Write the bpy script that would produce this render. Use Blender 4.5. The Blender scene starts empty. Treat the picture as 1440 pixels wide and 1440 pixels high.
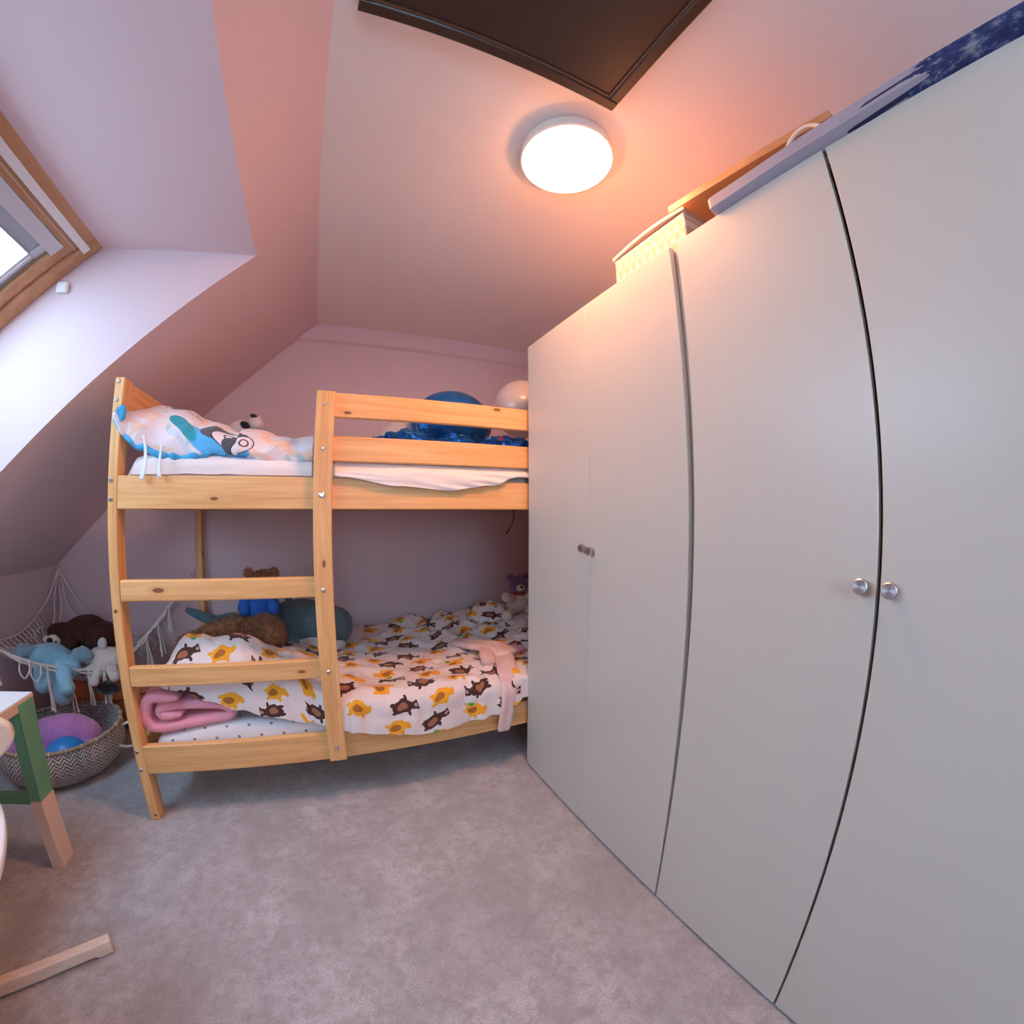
import bpy, bmesh, math, random
from mathutils import Vector, Matrix, noise
random.seed(7)
SC = bpy.context.scene
COL = SC.collection

# ------------------------------------------------------------------ camera
cam_d = bpy.data.cameras.new('camera'); cam = bpy.data.objects.new('camera', cam_d); COL.objects.link(cam)
SC.camera = cam
cam.location = (0, 0, 1.1237)
cam.rotation_euler = (math.pi/2, 0, -0.4426)
cam_d.type = 'PANO'                      # ultra wide action-camera lens
cam_d.sensor_width = 36; cam_d.sensor_height = 36; cam_d.sensor_fit = 'AUTO'
cam_d.clip_start = 0.02
LENS = (0.0, 0.06940812311417356, 0.000278712450261016, -5.493918331439235e-05, 8.554642433349817e-07)
def set_lens(t):
    t.panorama_type = 'FISHEYE_LENS_POLYNOMIAL'
    t.fisheye_fov = math.radians(180)
    for i, k in enumerate(LENS): setattr(t, 'fisheye_polynomial_k%d' % i, -k)
try: set_lens(cam_d)
except Exception: set_lens(cam_d.cycles)

# ------------------------------------------------------------------ world, daylight, exposure
SKY = (0.51, 0.735, 1.0); SKY_STRENGTH = 4.3
LAMP = (1.0, 0.40, 0.17); LAMP_STRENGTH = 35.5
EXPOSURE = 1.42
w = bpy.data.worlds.new('sky'); SC.world = w; w.use_nodes = True
bg = w.node_tree.nodes['Background']; bg.inputs[0].default_value = (*SKY, 1); bg.inputs[1].default_value = SKY_STRENGTH
SC.view_settings.view_transform = 'Standard'; SC.view_settings.look = 'None'
SC.view_settings.gamma = 1.0; SC.view_settings.use_curve_mapping = False
SC.view_settings.exposure = EXPOSURE
SC.cycles.max_bounces = 8; SC.cycles.diffuse_bounces = 6; SC.cycles.sample_clamp_indirect = 8
SC.cycles.use_denoising = True
def portal(name, loc, rot, sx, sy):
    l = bpy.data.lights.new(name, 'AREA'); l.shape = 'RECTANGLE'; l.size = sx; l.size_y = sy
    l.cycles.is_portal = True
    o = bpy.data.objects.new(name, l); o.location = loc; o.rotation_euler = rot; COL.objects.link(o)
# the skylight opening: portal lies just outside the glass, facing in
# unseen window added in the wall behind the camera to supply fill daylight
BWX0, BWX1, BWZ0, BWZ1 = -.43, .53, .98, 1.94
portal('fill_window_portal', ((BWX0+BWX1)/2, -1.63, (BWZ0+BWZ1)/2), (math.pi/2, 0, math.pi), BWX1-BWX0, BWZ1-BWZ0)
portal('skylight_portal', (-1.30, .774, 1.80), (0, math.radians(-44.2), 0), 0.86, 1.42)

# ------------------------------------------------------------------ node helpers
class X:
    """shader maths by operators"""
    def __init__(s, t, k): s.t = t; s.k = k
    def op(s, o, b=None, c=None):
        n = s.t.nodes.new('ShaderNodeMath'); n.operation = o
        for i, q in enumerate((s, b, c)):
            if q is None: continue
            if isinstance(q, X): s.t.links.new(q.k, n.inputs[i])
            else: n.inputs[i].default_value = q
        return X(s.t, n.outputs[0])
    def __add__(s, b): return s.op('ADD', b)
    def __sub__(s, b): return s.op('SUBTRACT', b)
    def __mul__(s, b): return s.op('MULTIPLY', b)
    def __truediv__(s, b): return s.op('DIVIDE', b)
    def lt(s, b): return s.op('LESS_THAN', b)
    def gt(s, b): return s.op('GREATER_THAN', b)
    def floor(s): return s.op('FLOOR')
    def abs(s): return s.op('ABSOLUTE')
    def mod(s, b): return s.op('FLOORED_MODULO', b)
    def sin(s): return s.op('SINE')
    def cos(s): return s.op('COSINE')
    def max(s, b): return s.op('MAXIMUM', b)
    def min(s, b): return s.op('MINIMUM', b)
class Mat:
    def __init__(s, name):
        s.m = bpy.data.materials.new(name); s.m.use_nodes = True; s.t = s.m.node_tree
        s.b = s.t.nodes['Principled BSDF']
    def n(s, ty, **kw):
        x = s.t.nodes.new('ShaderNode' + ty)
        for k, v in kw.items(): setattr(x, k, v)
        return x
    def link(s, a, b): s.t.links.new(a, b)
    def coord(s, which='Object', scale=(1, 1, 1), rnd=0):
        tc = s.n('TexCoord'); mp = s.n('Mapping'); mp.inputs['Scale'].default_value = scale
        src = tc.outputs[which]
        if rnd:
            oi = s.n('ObjectInfo'); ad = s.n('VectorMath', operation='ADD'); ml = s.n('Math', operation='MULTIPLY')
            ml.inputs[1].default_value = rnd; s.link(oi.outputs['Random'], ml.inputs[0])
            s.link(src, ad.inputs[0]); s.link(ml.outputs[0], ad.inputs[1]); src = ad.outputs[0]
        s.link(src, mp.inputs['Vector']); return mp.outputs[0]
    def noise(s, vec, scale, detail=3, rough=.5, dist=0):
        x = s.n('TexNoise'); x.inputs['Scale'].default_value = scale; x.inputs['Detail'].default_value = detail
        x.inputs['Roughness'].default_value = rough; x.inputs['Distortion'].default_value = dist
        if vec is not None: s.link(vec, x.inputs['Vector'])
        return x.outputs[0]
    def ramp(s, fac, stops):
        r = s.n('ValToRGB'); e = r.color_ramp.elements
        while len(e) > 1: e.remove(e[-1])
        e[0].position = stops[0][0]; e[0].color = (*stops[0][1], 1)
        for p, c in stops[1:]:
            q = e.new(p); q.color = (*c, 1)
        s.link(fac, r.inputs[0]); return r.outputs[0]
    def mix(s, fac, a, b):
        x = s.n('Mix', data_type='RGBA')
        for i, q in ((0, fac), (6, a), (7, b)):
            if isinstance(q, X): q = q.k
            if isinstance(q, (tuple, list)): x.inputs[i].default_value = (*q, 1)
            elif isinstance(q, (int, float)): x.inputs[i].default_value = q
            else: s.link(q, x.inputs[i])
        return x.outputs[2]
    def color(s, c):
        if isinstance(c, tuple): s.b.inputs['Base Color'].default_value = (*c, 1)
        else: s.link(c, s.b.inputs['Base Color'])
        return s
    def bump(s, h, strength=.2, dist=.01):
        x = s.n('Bump'); x.inputs['Strength'].default_value = strength; x.inputs['Distance'].default_value = dist
        s.link(h, x.inputs['Height']); s.link(x.outputs[0], s.b.inputs['Normal']); return s
    def set(s, rough=.5, metal=0, spec=.5, sheen=0, coat=0):
        i = s.b.inputs
        i['Roughness'].default_value = rough; i['Metallic'].default_value = metal; i['Specular IOR Level'].default_value = spec
        i['Sheen Weight'].default_value = sheen; i['Coat Weight'].default_value = coat; return s
MATS = {}
def plain(name, c, rough=.6, metal=0, spec=.4, var=.0, scale=20, bump=0, bscale=200, sheen=0):
    if name in MATS: return MATS[name]
    M = Mat(name); M.set(rough, metal, spec, sheen)
    if var:
        f = M.noise(M.coord(), scale, 4)
        M.color(M.ramp(f, [(.3, tuple(v*(1-var) for v in c)), (.7, tuple(min(1, v*(1+var)) for v in c))]))
    else: M.color(c)
    if bump: M.bump(M.noise(M.coord(), bscale, 3), bump, .004)
    MATS[name] = M.m; return M.m
def wood(name, axis, light=(.90, .52, .22), dark=(.68, .33, .11), knots=True, rough=.42):
    M = Mat(name); M.set(rough, 0, .4)
    sc = [14, 14, 14]; sc[axis] = .9
    v = M.coord('Object', tuple(sc), 7.0)
    g = M.noise(v, 2.6, 5, .62, .6)
    c = M.ramp(g, [(.28, dark), (.48, tuple(.6*a+.4*b for a, b in zip(light, dark))), (.62, light), (.8, tuple(min(1, 1.1*a) for a in light))])
    sl = [110, 110, 110]; sl[axis] = 2.5
    fine = M.noise(M.coord('Object', tuple(sl), 3.0), 1.0, 3)
    c = M.mix(M.ramp(fine, [(.35, (.22, .22, .22)), (.6, (0, 0, 0))]), c, tuple(.8*d for d in dark))
    if knots:
        sk = [13, 13, 13]; sk[axis] = 5.5
        vo = M.n('TexVoronoi'); vo.inputs['Scale'].default_value = 1.0; M.link(M.coord('Object', tuple(sk), 11.0), vo.inputs['Vector'])
        d = X(M.t, vo.outputs['Distance']); sep = M.n('SeparateColor'); M.link(vo.outputs['Color'], sep.inputs[0])
        r = X(M.t, sep.outputs[0])
        k = d.lt(r*.10 + .02)*r.gt(.50)
        halo = d.lt(r*.17 + .05)*r.gt(.50)
        c = M.mix(halo*.4, c, dark); c = M.mix(k*.85, c, (.17, .055, .022))
    M.color(c); M.bump(g, .05, .003); MATS[name] = M.m; return M.m

# ------------------------------------------------------------------ mesh helpers
class MB:
    def __init__(s): s.v = []; s.f = []; s.uv = None
    def add(s, vs, fs):
        o = len(s.v); s.v += [tuple(p) for p in vs]; s.f += [tuple(i+o for i in f) for f in fs]; return s
    def box(s, x0, x1, y0, y1, z0, z1, bev=0, seg=1):
        if x0 > x1: x0, x1 = x1, x0
        if y0 > y1: y0, y1 = y1, y0
        bm = bmesh.new(); bmesh.ops.create_cube(bm, size=1)
        for p in bm.verts:
            p.co = Vector((x0+(p.co.x+.5)*(x1-x0), y0+(p.co.y+.5)*(y1-y0), z0+(p.co.z+.5)*(z1-z0)))
        if bev: bmesh.ops.bevel(bm, geom=bm.edges[:], offset=bev, segments=seg, affect='EDGES', profile=.5)
        bm.verts.ensure_lookup_table(); bm.verts.index_update()
        s.add([p.co[:] for p in bm.verts], [[q.index for q in f.verts] for f in bm.faces]); bm.free(); return s
    def prism(s, poly, axis, a, b):
        """poly in the two other axes (cyclic order), extruded along axis from a to b"""
        n = len(poly); vs = []
        for t in (a, b):
            for p in poly:
                q = [0, 0, 0]; q[axis] = t; q[(axis+1) % 3] = p[0]; q[(axis+2) % 3] = p[1]; vs.append(q)
        fs = [tuple(range(n-1, -1, -1)), tuple(range(n, 2*n))] + [(i, (i+1) % n, n+(i+1) % n, n+i) for i in range(n)]
        return s.add(vs, fs)
    def grid(s, fn, nu, nv, uvfn=None, closeu=False):
        o = len(s.v); s.v += [tuple(fn(i/(nu-(0 if closeu else 1)), j/(nv-1))) for i in range(nu) for j in range(nv)]
        for i in range(nu if closeu else nu-1):
            for j in range(nv-1):
                a = o+i*nv+j; b = o+((i+1) % nu)*nv+j; s.f.append((a, b, b+1, a+1))
        return s
    def ell(s, c, r, rot=None, nu=20, nv=12, nz=0, nsc=8, seed=0):
        R = rot.to_matrix() if rot is not None else Matrix.Identity(3); c = Vector(c); vs = []; fs = []
        for j in range(nv+1):
            th = math.pi*j/nv
            for i in range(nu):
                ph = 2*math.pi*i/nu
                d = Vector((math.sin(th)*math.cos(ph), math.sin(th)*math.sin(ph), math.cos(th)))
                k = 1+(nz*noise.noise(d*1.7*nsc/8+Vector((seed, seed*.7, 0))) if nz else 0)
                vs.append(c+R @ Vector((d.x*r[0]*k, d.y*r[1]*k, d.z*r[2]*k)))
        for j in range(nv):
            for i in range(nu): fs.append((j*nu+i, j*nu+nu+i, j*nu+nu+(i+1) % nu, j*nu+(i+1) % nu))
        return s.add(vs, fs)
    def tube(s, path, r, seg=8, closed=False, cap=True):
        P = [Vector(p) for p in path]; n = len(P)
        rr = r if isinstance(r, (list, tuple)) else [r]*n
        up = None; vs = []; fs = []
        for i in range(n):
            if closed: t = P[(i+1) % n]-P[i-1]
            else: t = P[min(i+1, n-1)]-P[max(i-1, 0)]
            t = t.normalized() if t.length > 1e-9 else Vector((0, 0, 1))
            if up is None:
                up = Vector((0, 0, 1)) if abs(t.z) < .9 else Vector((1, 0, 0))
            u = (up-t*up.dot(t)).normalized(); up = u; q = t.cross(u)
            for k in range(seg):
                a = 2*math.pi*k/seg; vs.append(P[i]+(u*math.cos(a)+q*math.sin(a))*rr[i])
        m = n if closed else n-1
        for i in range(m):
            for k in range(seg):
                a = i*seg; b = ((i+1) % n)*seg; fs.append((a+k, a+(k+1) % seg, b+(k+1) % seg, b+k))
        if cap and not closed: fs += [tuple(range(seg-1, -1, -1)), tuple(range((n-1)*seg, n*seg))]
        return s.add(vs, fs)
    def lathe(s, prof, c, axis='z', seg=32):
        """prof: (radius, height) pairs"""
        vs = []; fs = []; c = Vector(c); n = len(prof)
        for i in range(seg):
            a = 2*math.pi*i/seg
            for (r, h) in prof:
                p = {'z': Vector((r*math.cos(a), r*math.sin(a), h)), 'x': Vector((h, r*math.cos(a), r*math.sin(a))),
                     'y': Vector((r*math.sin(a), h, r*math.cos(a)))}[axis]
                vs.append(c+p)
        for i in range(seg):
            for j in range(n-1):
                a = i*n+j; b = ((i+1) % seg)*n+j; fs.append((a, b, b+1, a+1))
        return s.add(vs, fs)
ORG = {}
def children_origin(p): return ORG.get(p.name, Vector((0, 0, 0))) if p is not None else Vector((0, 0, 0))
def obj(name, mb, mat, parent=None, smooth=False, solid=0, sub=0, uv=None, flip=False):
    org = children_origin(parent)
    if parent is None:
        xs = [p[0] for p in mb.v]; ys = [p[1] for p in mb.v]; zs = [p[2] for p in mb.v]
        org = Vector(((min(xs)+max(xs))/2, (min(ys)+max(ys))/2, min(zs)))
    me = bpy.data.meshes.new(name)
    me.from_pydata([tuple(Vector(p)-org) for p in mb.v], [], mb.f); me.validate()
    bm = bmesh.new(); bm.from_mesh(me)
    if not solid: bmesh.ops.recalc_face_normals(bm, faces=bm.faces[:])
    bm.to_mesh(me); bm.free()
    if uv is not None:
        L = me.uv_layers.new(name='cloth')
        for lp in me.loops: L.data[lp.index].uv = uv[lp.vertex_index]
    if smooth:
        for p in me.polygons: p.use_smooth = True
    o = bpy.data.objects.new(name, me); COL.objects.link(o)
    if mat is not None: me.materials.append(mat)
    if parent is None: o.location = org
    else: o.parent = parent
    ORG[o.name] = org
    if solid:
        m = o.modifiers.new('thickness', 'SOLIDIFY'); m.thickness = abs(solid); m.offset = -1 if solid > 0 else 1
    if sub:
        m = o.modifiers.new('smooth', 'SUBSURF'); m.levels = sub; m.render_levels = sub
    return o
def thing(name, label, cat, loc, group=None):
    o = bpy.data.objects.new(name, None); COL.objects.link(o); o.location = loc; o.empty_display_size = .05
    o['label'] = label; o['category'] = cat
    if group: o['group'] = group
    ORG[o.name] = Vector(loc); return o
def tag(o, label, cat, group=None):
    o['label'] = label; o['category'] = cat
    if group: o['group'] = group
    return o
def struct(o): o['kind'] = 'structure'; return o
def B(*a, **k): return MB().box(*a, **k)
def lerp(a, b, t): return a+(b-a)*t
def interp(x, pts):
    if x <= pts[0][0]: return pts[0][1]
    for (x0, y0), (x1, y1) in zip(pts, pts[1:]):
        if x <= x1:
            t = (x-x0)/(x1-x0); t = t*t*(3-2*t); return y0+(y1-y0)*t
    return pts[-1][1]
def catmull(pts, n):
    P = [Vector(p) for p in pts]; out = []; m = len(P)-1
    for k in range(n):
        t = k/(n-1)*m; i = min(int(t), m-1); t -= i
        a, b, c, d = P[max(i-1, 0)], P[i], P[i+1], P[min(i+2, m)]
        out.append(.5*((2*b)+(c-a)*t+(2*a-5*b+4*c-d)*t*t+(3*b-a-3*c+d)*t**3))
    return out
def nz(x, y, z=0): return noise.noise(Vector((x, y, z)))

# ------------------------------------------------------------------ materials
def paint(name, c):
    M = Mat(name); M.set(.75, 0, .3)
    f = M.noise(M.coord(), 3.0, 3); M.color(M.mix(X(M.t, f)*.12, c, tuple(.9*v for v in c)))
    M.bump(M.noise(M.coord(), 160, 2), .03, .002); MATS[name] = M.m; return M.m
WALL = paint('mauve_wall_paint', (.72, .565, .585))
CEIL = paint('white_ceiling_paint', (.87, .80, .76))
def carpet():
    M = Mat('grey_carpet'); M.set(.95, 0, .1, .3)
    big = M.noise(M.coord(), 5.5, 8, .68, .25); mid = M.noise(M.coord(), 26, 7, .78, .2); fine = M.noise(M.coord(), 300, 3, .7)
    c = M.ramp(big, [(.30, (.46, .45, .465)), (.50, (.63, .625, .645)), (.66, (.80, .795, .815))])
    c = M.mix(M.ramp(mid, [(.38, (.8, .8, .8)), (.56, (0, 0, 0))]), c, (.44, .415, .425))
    c = M.mix(M.ramp(fine, [(.36, (.75, .75, .75)), (.58, (0, 0, 0))]), c, (.34, .31, .32))
    M.color(c); M.bump(fine, .9, .006); return M.m
CARPET = carpet()
WX = wood('pine_grain_x', 0); WY = wood('pine_grain_y', 1); WZ = wood('pine_grain_z', 2)
PALEX = wood('whitewashed_beech', 0, (.82, .67, .55), (.72, .57, .46), knots=False)
WINY = wood('lacquered_pine_y', 1, (.60, .33, .18), (.47, .24, .12), knots=False)
WINS = wood('lacquered_pine_s', 0, (.60, .33, .18), (.47, .24, .12), knots=False)
STEEL = plain('zinc_screw', (.62, .60, .58), .3, 1.0)
DARK = plain('dark_socket', (.05, .045, .04), .6)
DOORM = plain('warm_grey_melamine', (.63, .60, .525), .34, 0, .45, .015, 4)
CARC = plain('white_carcass', (.55, .53, .50), .5)
WHITE = plain('white_plastic', (.80, .79, .78), .35, 0, .5)
GREYAL = plain('silver_blind_fabric', (.42, .42, .46), .5, 0, .4)
ROPE = plain('cotton_rope', (.82, .77, .72), .9, 0, .1, .1, 60, .5, 300)

# ================================================================== THE ROOM
YF, YB, XR = 2.5, -1.5, 1.36
ZC, XS, XK, ZK = 2.268, -.13, -1.613, .827
def ssl(x): return ZC+(x-XS)*(ZC-ZK)/(XS-XK)          # sloped ceiling height at x
struct(obj('floor', B(-1.75, XR+.12, YB-.12, YF+.12, -.1, 0), CARPET))
GAB = [(-1.73, 0), (-1.73, .80), (XS-.02, ZC+.10), (XR+.12, ZC+.10), (XR+.12, 0)]
struct(obj('wall_far', MB().prism([(z, x) for x, z in GAB], 1, YF, YF+.12), WALL))
struct(obj('wall_right', B(XR, XR+.12, YB, YF, 0, ZC), WALL))
bw = struct(obj('wall_back', MB().box(-1.73, BWX0, YB-.12, YB, 0, ZC+.1).box(BWX1, XR+.12, YB-.12, YB, 0, ZC+.1).box(BWX0, BWX1, YB-.12, YB, 0, BWZ0).box(BWX0, BWX1, YB-.12, YB, BWZ1, ZC+.1), WALL))
struct(obj('wall_left', B(XK-.12, XK, YB, YF, 0, ZK), WALL))
struct(obj('ceiling', B(XS-.02, XR+.12, YB, YF, ZC, ZC+.12), CEIL))
# sloped ceiling with the skylight opening cut out
HX0, HX1, HY0, HY1 = -1.56, -.336, .06, 1.488        # opening in the slope (x, y)
T = .10
def slab(x0, x1, y0, y1):
    m = MB(); n = Vector((-.697, 0, .717))*T
    q = [(x0, y0, ssl(x0)), (x1, y0, ssl(x1)), (x1, y1, ssl(x1)), (x0, y1, ssl(x0))]
    return m.add(q+[tuple(Vector(p)+n) for p in q], [(0, 3, 2, 1), (4, 5, 6, 7), (0, 1, 5, 4), (1, 2, 6, 5), (2, 3, 7, 6), (3, 0, 4, 7)])
for (a, b, c, d) in ((HX1, XS, YB, YF), (XK, HX0, YB, YF), (HX0, HX1, YB, HY0), (HX0, HX1, HY1, YF)):
    struct(obj('wall_sloped', slab(a, b, c, d), WALL))
# reveal of the skylight: level head, upright sill face and two cheeks
WX0, WZ0 = -.907, 2.063                               # top inner edge of the window
WX1 = -1.56; WZ1 = WZ0+(WX1-WX0)*.697/.717
ZH = ssl(HX1)
struct(obj('trim_1', MB().prism([(ZH-.002, HX1+.001), (ZH-.002, WX0-.06), (ZH+.06, WX0-.06), (ZH+.06, HX1-.01)], 1, HY0-.05, HY1+.05), WALL))
struct(obj('trim_2', MB().prism([(ssl(HX0), HX0+.002), (WZ1+.06, WX1+.002), (WZ1+.06, WX1-.06), (ssl(HX0)-.06, HX0-.06)], 1, HY0-.05, HY1+.05), WALL))
NX = .06
cheek = [(ZH+.717*NX, HX1-.697*NX), (ZH+.09, WX0), (ZH+.09, WX0-.09), (WZ1+.09, WX1-.09), (ssl(HX0)+.717*NX, HX0-.697*NX)]
struct(obj('trim_3', MB().prism(cheek, 1, HY1+.0008, HY1+.05), WALL))
struct(obj('trim_4', MB().prism(cheek, 1, HY0-.05, HY0-.0008), WALL))
# shallow dropped band along the top of the far wall
struct(obj('trim_5', MB().prism([(YF, ZC-.115), (YF-.018, ZC-.100), (YF-.018, ZC), (YF, ZC)], 0, XS-.10, XR), WALL))
struct(obj('baseboard_back', B(XK, XR, YB, YB+.015, 0, .09, bev=.003), WHITE))

def fill_window():  # added opening, out of view, lets in soft fill for bed and far wall
    t = thing('window_2_fill', 'x', 'x', ((BWX0+BWX1)/2, YB-.06, BWZ0)); del t['label']; del t['category']; t['kind'] = 'structure'
    for a in ((BWX0, BWX1, BWZ0, BWZ0+.06), (BWX0, BWX1, BWZ1-.06, BWZ1), (BWX0, BWX0+.06, BWZ0+.06, BWZ1-.06), (BWX1-.06, BWX1, BWZ0+.06, BWZ1-.06), (.03, .07, BWZ0+.06, BWZ1-.06)):
        obj('frame', B(a[0], a[1], YB-.10, YB-.04, a[2], a[3], bev=.004), WHITE, t)
    for x0, x1 in ((BWX0+.06, .03), (.07, BWX1-.06)):
        obj('pane', B(x0, x1, YB-.075, YB-.070, BWZ0+.06, BWZ1-.06), GLASS, t)
# ---- skylight (roof window) in the plane of the roof: s runs down the slope, y across, d inwards
SD = Vector((-.717, 0, -.697)); ND = Vector((.697, 0, -.717)); W0 = Vector((WX0, 0, WZ0))
def wbox(s0, s1, y0, y1, d0, d1):
    vs = [W0+SD*s+ND*d+Vector((0, y, 0)) for s in (s0, s1) for y in (y0, y1) for d in (d0, d1)]
    return MB().add(vs, [(0, 1, 3, 2), (4, 6, 7, 5), (0, 4, 5, 1), (2, 3, 7, 6), (0, 2, 6, 4), (1, 5, 7, 3)])
SL = .91
win = thing('window_1', 'pine framed roof window with silver roller blind', 'window', tuple(W0+Vector((0, 1.02, -.7)))); win['kind'] = 'structure'; del win['label']; del win['category']
Y0, Y1 = HY0+.004, HY1-.004
obj('frame_head', wbox(0.0, .036, Y0, Y1, -.08, -.004), WINY, win)
obj('frame_jamb', wbox(0, SL, Y1-.056, Y1, -.08, -.002), WINS, win)
obj('frame_jamb', wbox(0, SL, Y0, Y0+.056, -.08, -.002), WINS, win)
obj('frame_sill', wbox(SL-.05, SL, Y0, Y1, -.08, -.002), WINY, win)
obj('vent_bar', wbox(.036, .064, Y0+.05, Y1-.042, -.06, .012), WHITE, win)
sash = obj('sash_head', wbox(.066, .098, Y0+.06, Y1-.06, -.07, -.012), WINY, win)
obj('sash_bead', wbox(.076, .080, Y0+.06, Y1-.06, -.012, -.007), plain('bead', (.7, .48, .33), .4), sash)
obj('sash_stile', wbox(.066, SL-.05, Y1-.106, Y1-.060, -.07, -.014), WINS, win)
obj('sash_stile', wbox(.066, SL-.05, Y0+.060, Y0+.106, -.07, -.014), WINS, win)
obj('sash_rail', wbox(SL-.10, SL-.052, Y0+.06, Y1-.06, -.07, -.014), WINY, win)
hd = obj('blind_cassette', wbox(.100, .150, Y0+.108, Y1-.108, -.055, -.004), plain('cassette', (.62, .61, .63), .4), win)
obj('blind_fabric', wbox(.150, .197, Y0+.110, Y1-.112, -.040, -.034), GREYAL, win)
obj('blind_bar', wbox(.192, .200, Y0+.110, Y1-.112, -.044, -.030), plain('blind_bar', (.30, .30, .32), .4, .6), win)
for a, b in ((Y1-.150, Y1-.110), (Y0+.110, Y0+.150)):
    r = obj('blind_rail', wbox(.150, SL-.10, a, b, -.06, -.03), plain('rail_alu', (.55, .57, .60), .35, .5), win)
    obj('rail_groove', wbox(.20, SL-.10, a+.010, a+.014, -.030, -.026), WHITE, r)
    obj('rail_groove', wbox(.20, SL-.10, b-.010, b-.006, -.030, -.027), plain('groove', (.22, .26, .28), .5), r)
g = Mat('window_glass'); g.t.nodes.remove(g.b)
tr = g.n('BsdfTransparent'); gl = g.n('BsdfGlossy'); gl.inputs['Roughness'].default_value = .02; mx = g.n('MixShader'); mx.inputs[0].default_value = .05
tr.inputs[0].default_value = (.93, .97, .97, 1); g.link(tr.outputs[0], mx.inputs[1]); g.link(gl.outputs[0], mx.inputs[2])
g.link(mx.outputs[0], g.t.nodes['Material Output'].inputs[0])
GLASS = g.m
obj('pane', wbox(.09, SL-.05, Y0+.10, Y1-.10, -.066, -.062), g.m, win)
fill_window()

# ================================================================== WARDROBES
XW, H = .758, 1.816
def brushed():
    M = Mat('brushed_steel_knob'); M.set(.36, 1.0)
    M.color((.50, .50, .52)); M.b.inputs['Anisotropic'].default_value = .8
    tg = M.n('Tangent', direction_type='RADIAL', axis='X'); M.link(tg.outputs[0], M.b.inputs['Tangent']); return M.m
KNOB = brushed()
def door(parent, yt0, yt1, yb0, yb1, knob_y, knob_z):
    """door leaf: (far, near) edges at the top and at the bottom"""
    m = MB()
    q = [(yb0, .010), (yt0, H), (yt1, H), (yb1, .010)]
    d = obj('door', m.prism(q, 0, XW, XW+.018), DOORM, parent)
    k = MB().lathe([(0, -.020), (.0120, -.020), (.0132, -.0188), (.0132, -.011), (.0085, -.008), (.0075, 0), (0, 0)], (0, 0, 0), 'x', 28)
    k.v = [(p[0]+XW, p[1]+knob_y, p[2]+knob_z) for p in k.v]
    obj('knob', k, KNOB, d, smooth=False)
    bv = d.modifiers.new('edge', 'BEVEL'); bv.width = .0012; bv.segments = 1
    return d
def wardrobe(label, y0, y1, doors):
    t = thing('wardrobe', label, 'wardrobe', (1.05, (y0+y1)/2, 0), 'grey wardrobes along the right wall')
    x0, x1 = XW+.020, XR-.008
    obj('side_panel', B(x0, x1, y1, y1+.018, .002, H-.004), CARC, t)
    obj('side_panel', B(x0, x1, y0-.018, y0, .002, H-.004), CARC, t)
    obj('top_panel', B(x0, x1, y1+.018, y0-.018, H-.022, H-.004), CARC, t)
    obj('bottom_panel', B(x0, x1, y1+.018, y0-.018, .05, .068), CARC, t)
    obj('plinth', B(x0+.03, x0+.048, y1+.018, y0-.018, .002, .05), CARC, t)
    obj('back_panel', B(x1-.006, x1, y1+.018, y0-.018, .068, H-.022), CARC, t)
    for d in doors: door(t, *d)
    return t
wardrobe('grey two-door wardrobe with small round knobs beside the bunk bed', 1.444, .626,
         [(1.444, 1.0350, 1.444, 1.0345, 1.057, 1.009), (1.0340, .643, 1.0335, .630, 1.015, 1.003)])
wardrobe('grey two-door wardrobe under the long lilac parcel, away from the bed', .624, -.194,
         [(.617, .2195, .624, .2185, .2410, 1.0020), (.2115, -.192, .2135, -.192, .1935, 1.001)])

# ================================================================== BUNK BED
YB0 = 1.466; XB, XE = -.760, 1.345
BACK = 2.488
bed = thing('bunk_bed', 'pine bunk bed with ladder and guard rails against the far wall', 'bunk bed', (.27, 1.98, 0))
PW, PD, PT = .034, .062, 1.572
def screw(parent, x, y, z, r=.0075, mat=STEEL, dome=.004):
    s = obj('screw', MB().lathe([(0, -dome), (r*.55, -dome), (r, -dome*.35), (r, 0), (0, 0)], (x, y, z), 'y', 14), mat, parent)
    return s
fp = obj('post', B(XB, XB+PW, YB0, YB0+PD, 0, PT, bev=.003), WZ, bed)
for z in (1.558, 1.494, 1.228, 1.165, .288, .216):
    screw(fp, XB+.012, YB0, z)
    obj('screw_socket', MB().lathe([(0, -.0045), (.003, -.0045), (.003, -.0038), (0, -.0038)], (XB+.012, YB0, z), 'y', 8), DARK, fp)
obj('plug', MB().lathe([(0, -.001), (.0065, -.001), (.0065, 0), (0, 0)], (XB+.014, YB0, .797), 'y', 12), plain('plug_hole', (.22, .12, .06), .7), fp)
obj('plug', MB().lathe([(0, -.001), (.0055, -.001), (.0055, 0), (0, 0)], (XB+.022, YB0, .022), 'y', 12), MATS['plug_hole'], fp)
obj('post', B(XB, XB+PW, BACK-.056, BACK, 0, PT, bev=.003), WZ, bed)
obj('post', B(XE-PW, XE, YB0, YB0+PD, 0, PT, bev=.003), WZ, bed)
obj('post', B(XE-PW, XE, BACK-.056, BACK, 0, PT, bev=.003), WZ, bed)
RT = .028
xa, xb_ = XB+PW, XE-PW
for z0, z1 in ((1.133, 1.243), (.198, .309)):
    obj('side_rail', B(xa, xb_, YB0, YB0+RT, z0, z1, bev=.003), WX, bed)
    obj('side_rail', B(xa, xb_, BACK-RT, BACK, z0, z1, bev=.003), WX, bed)
    for x in (XB+.004, XE-.024):
        obj('end_rail', B(x, x+.020, YB0+PD, BACK-.056, z0, z1, bev=.003), WY, bed)
for z0, z1 in ((1.475, 1.572),):
    for x in (XB+.004, XE-.024):
        obj('end_board', B(x, x+.020, YB0+PD, BACK-.056, z0, z1, bev=.003), WY, bed)
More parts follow.
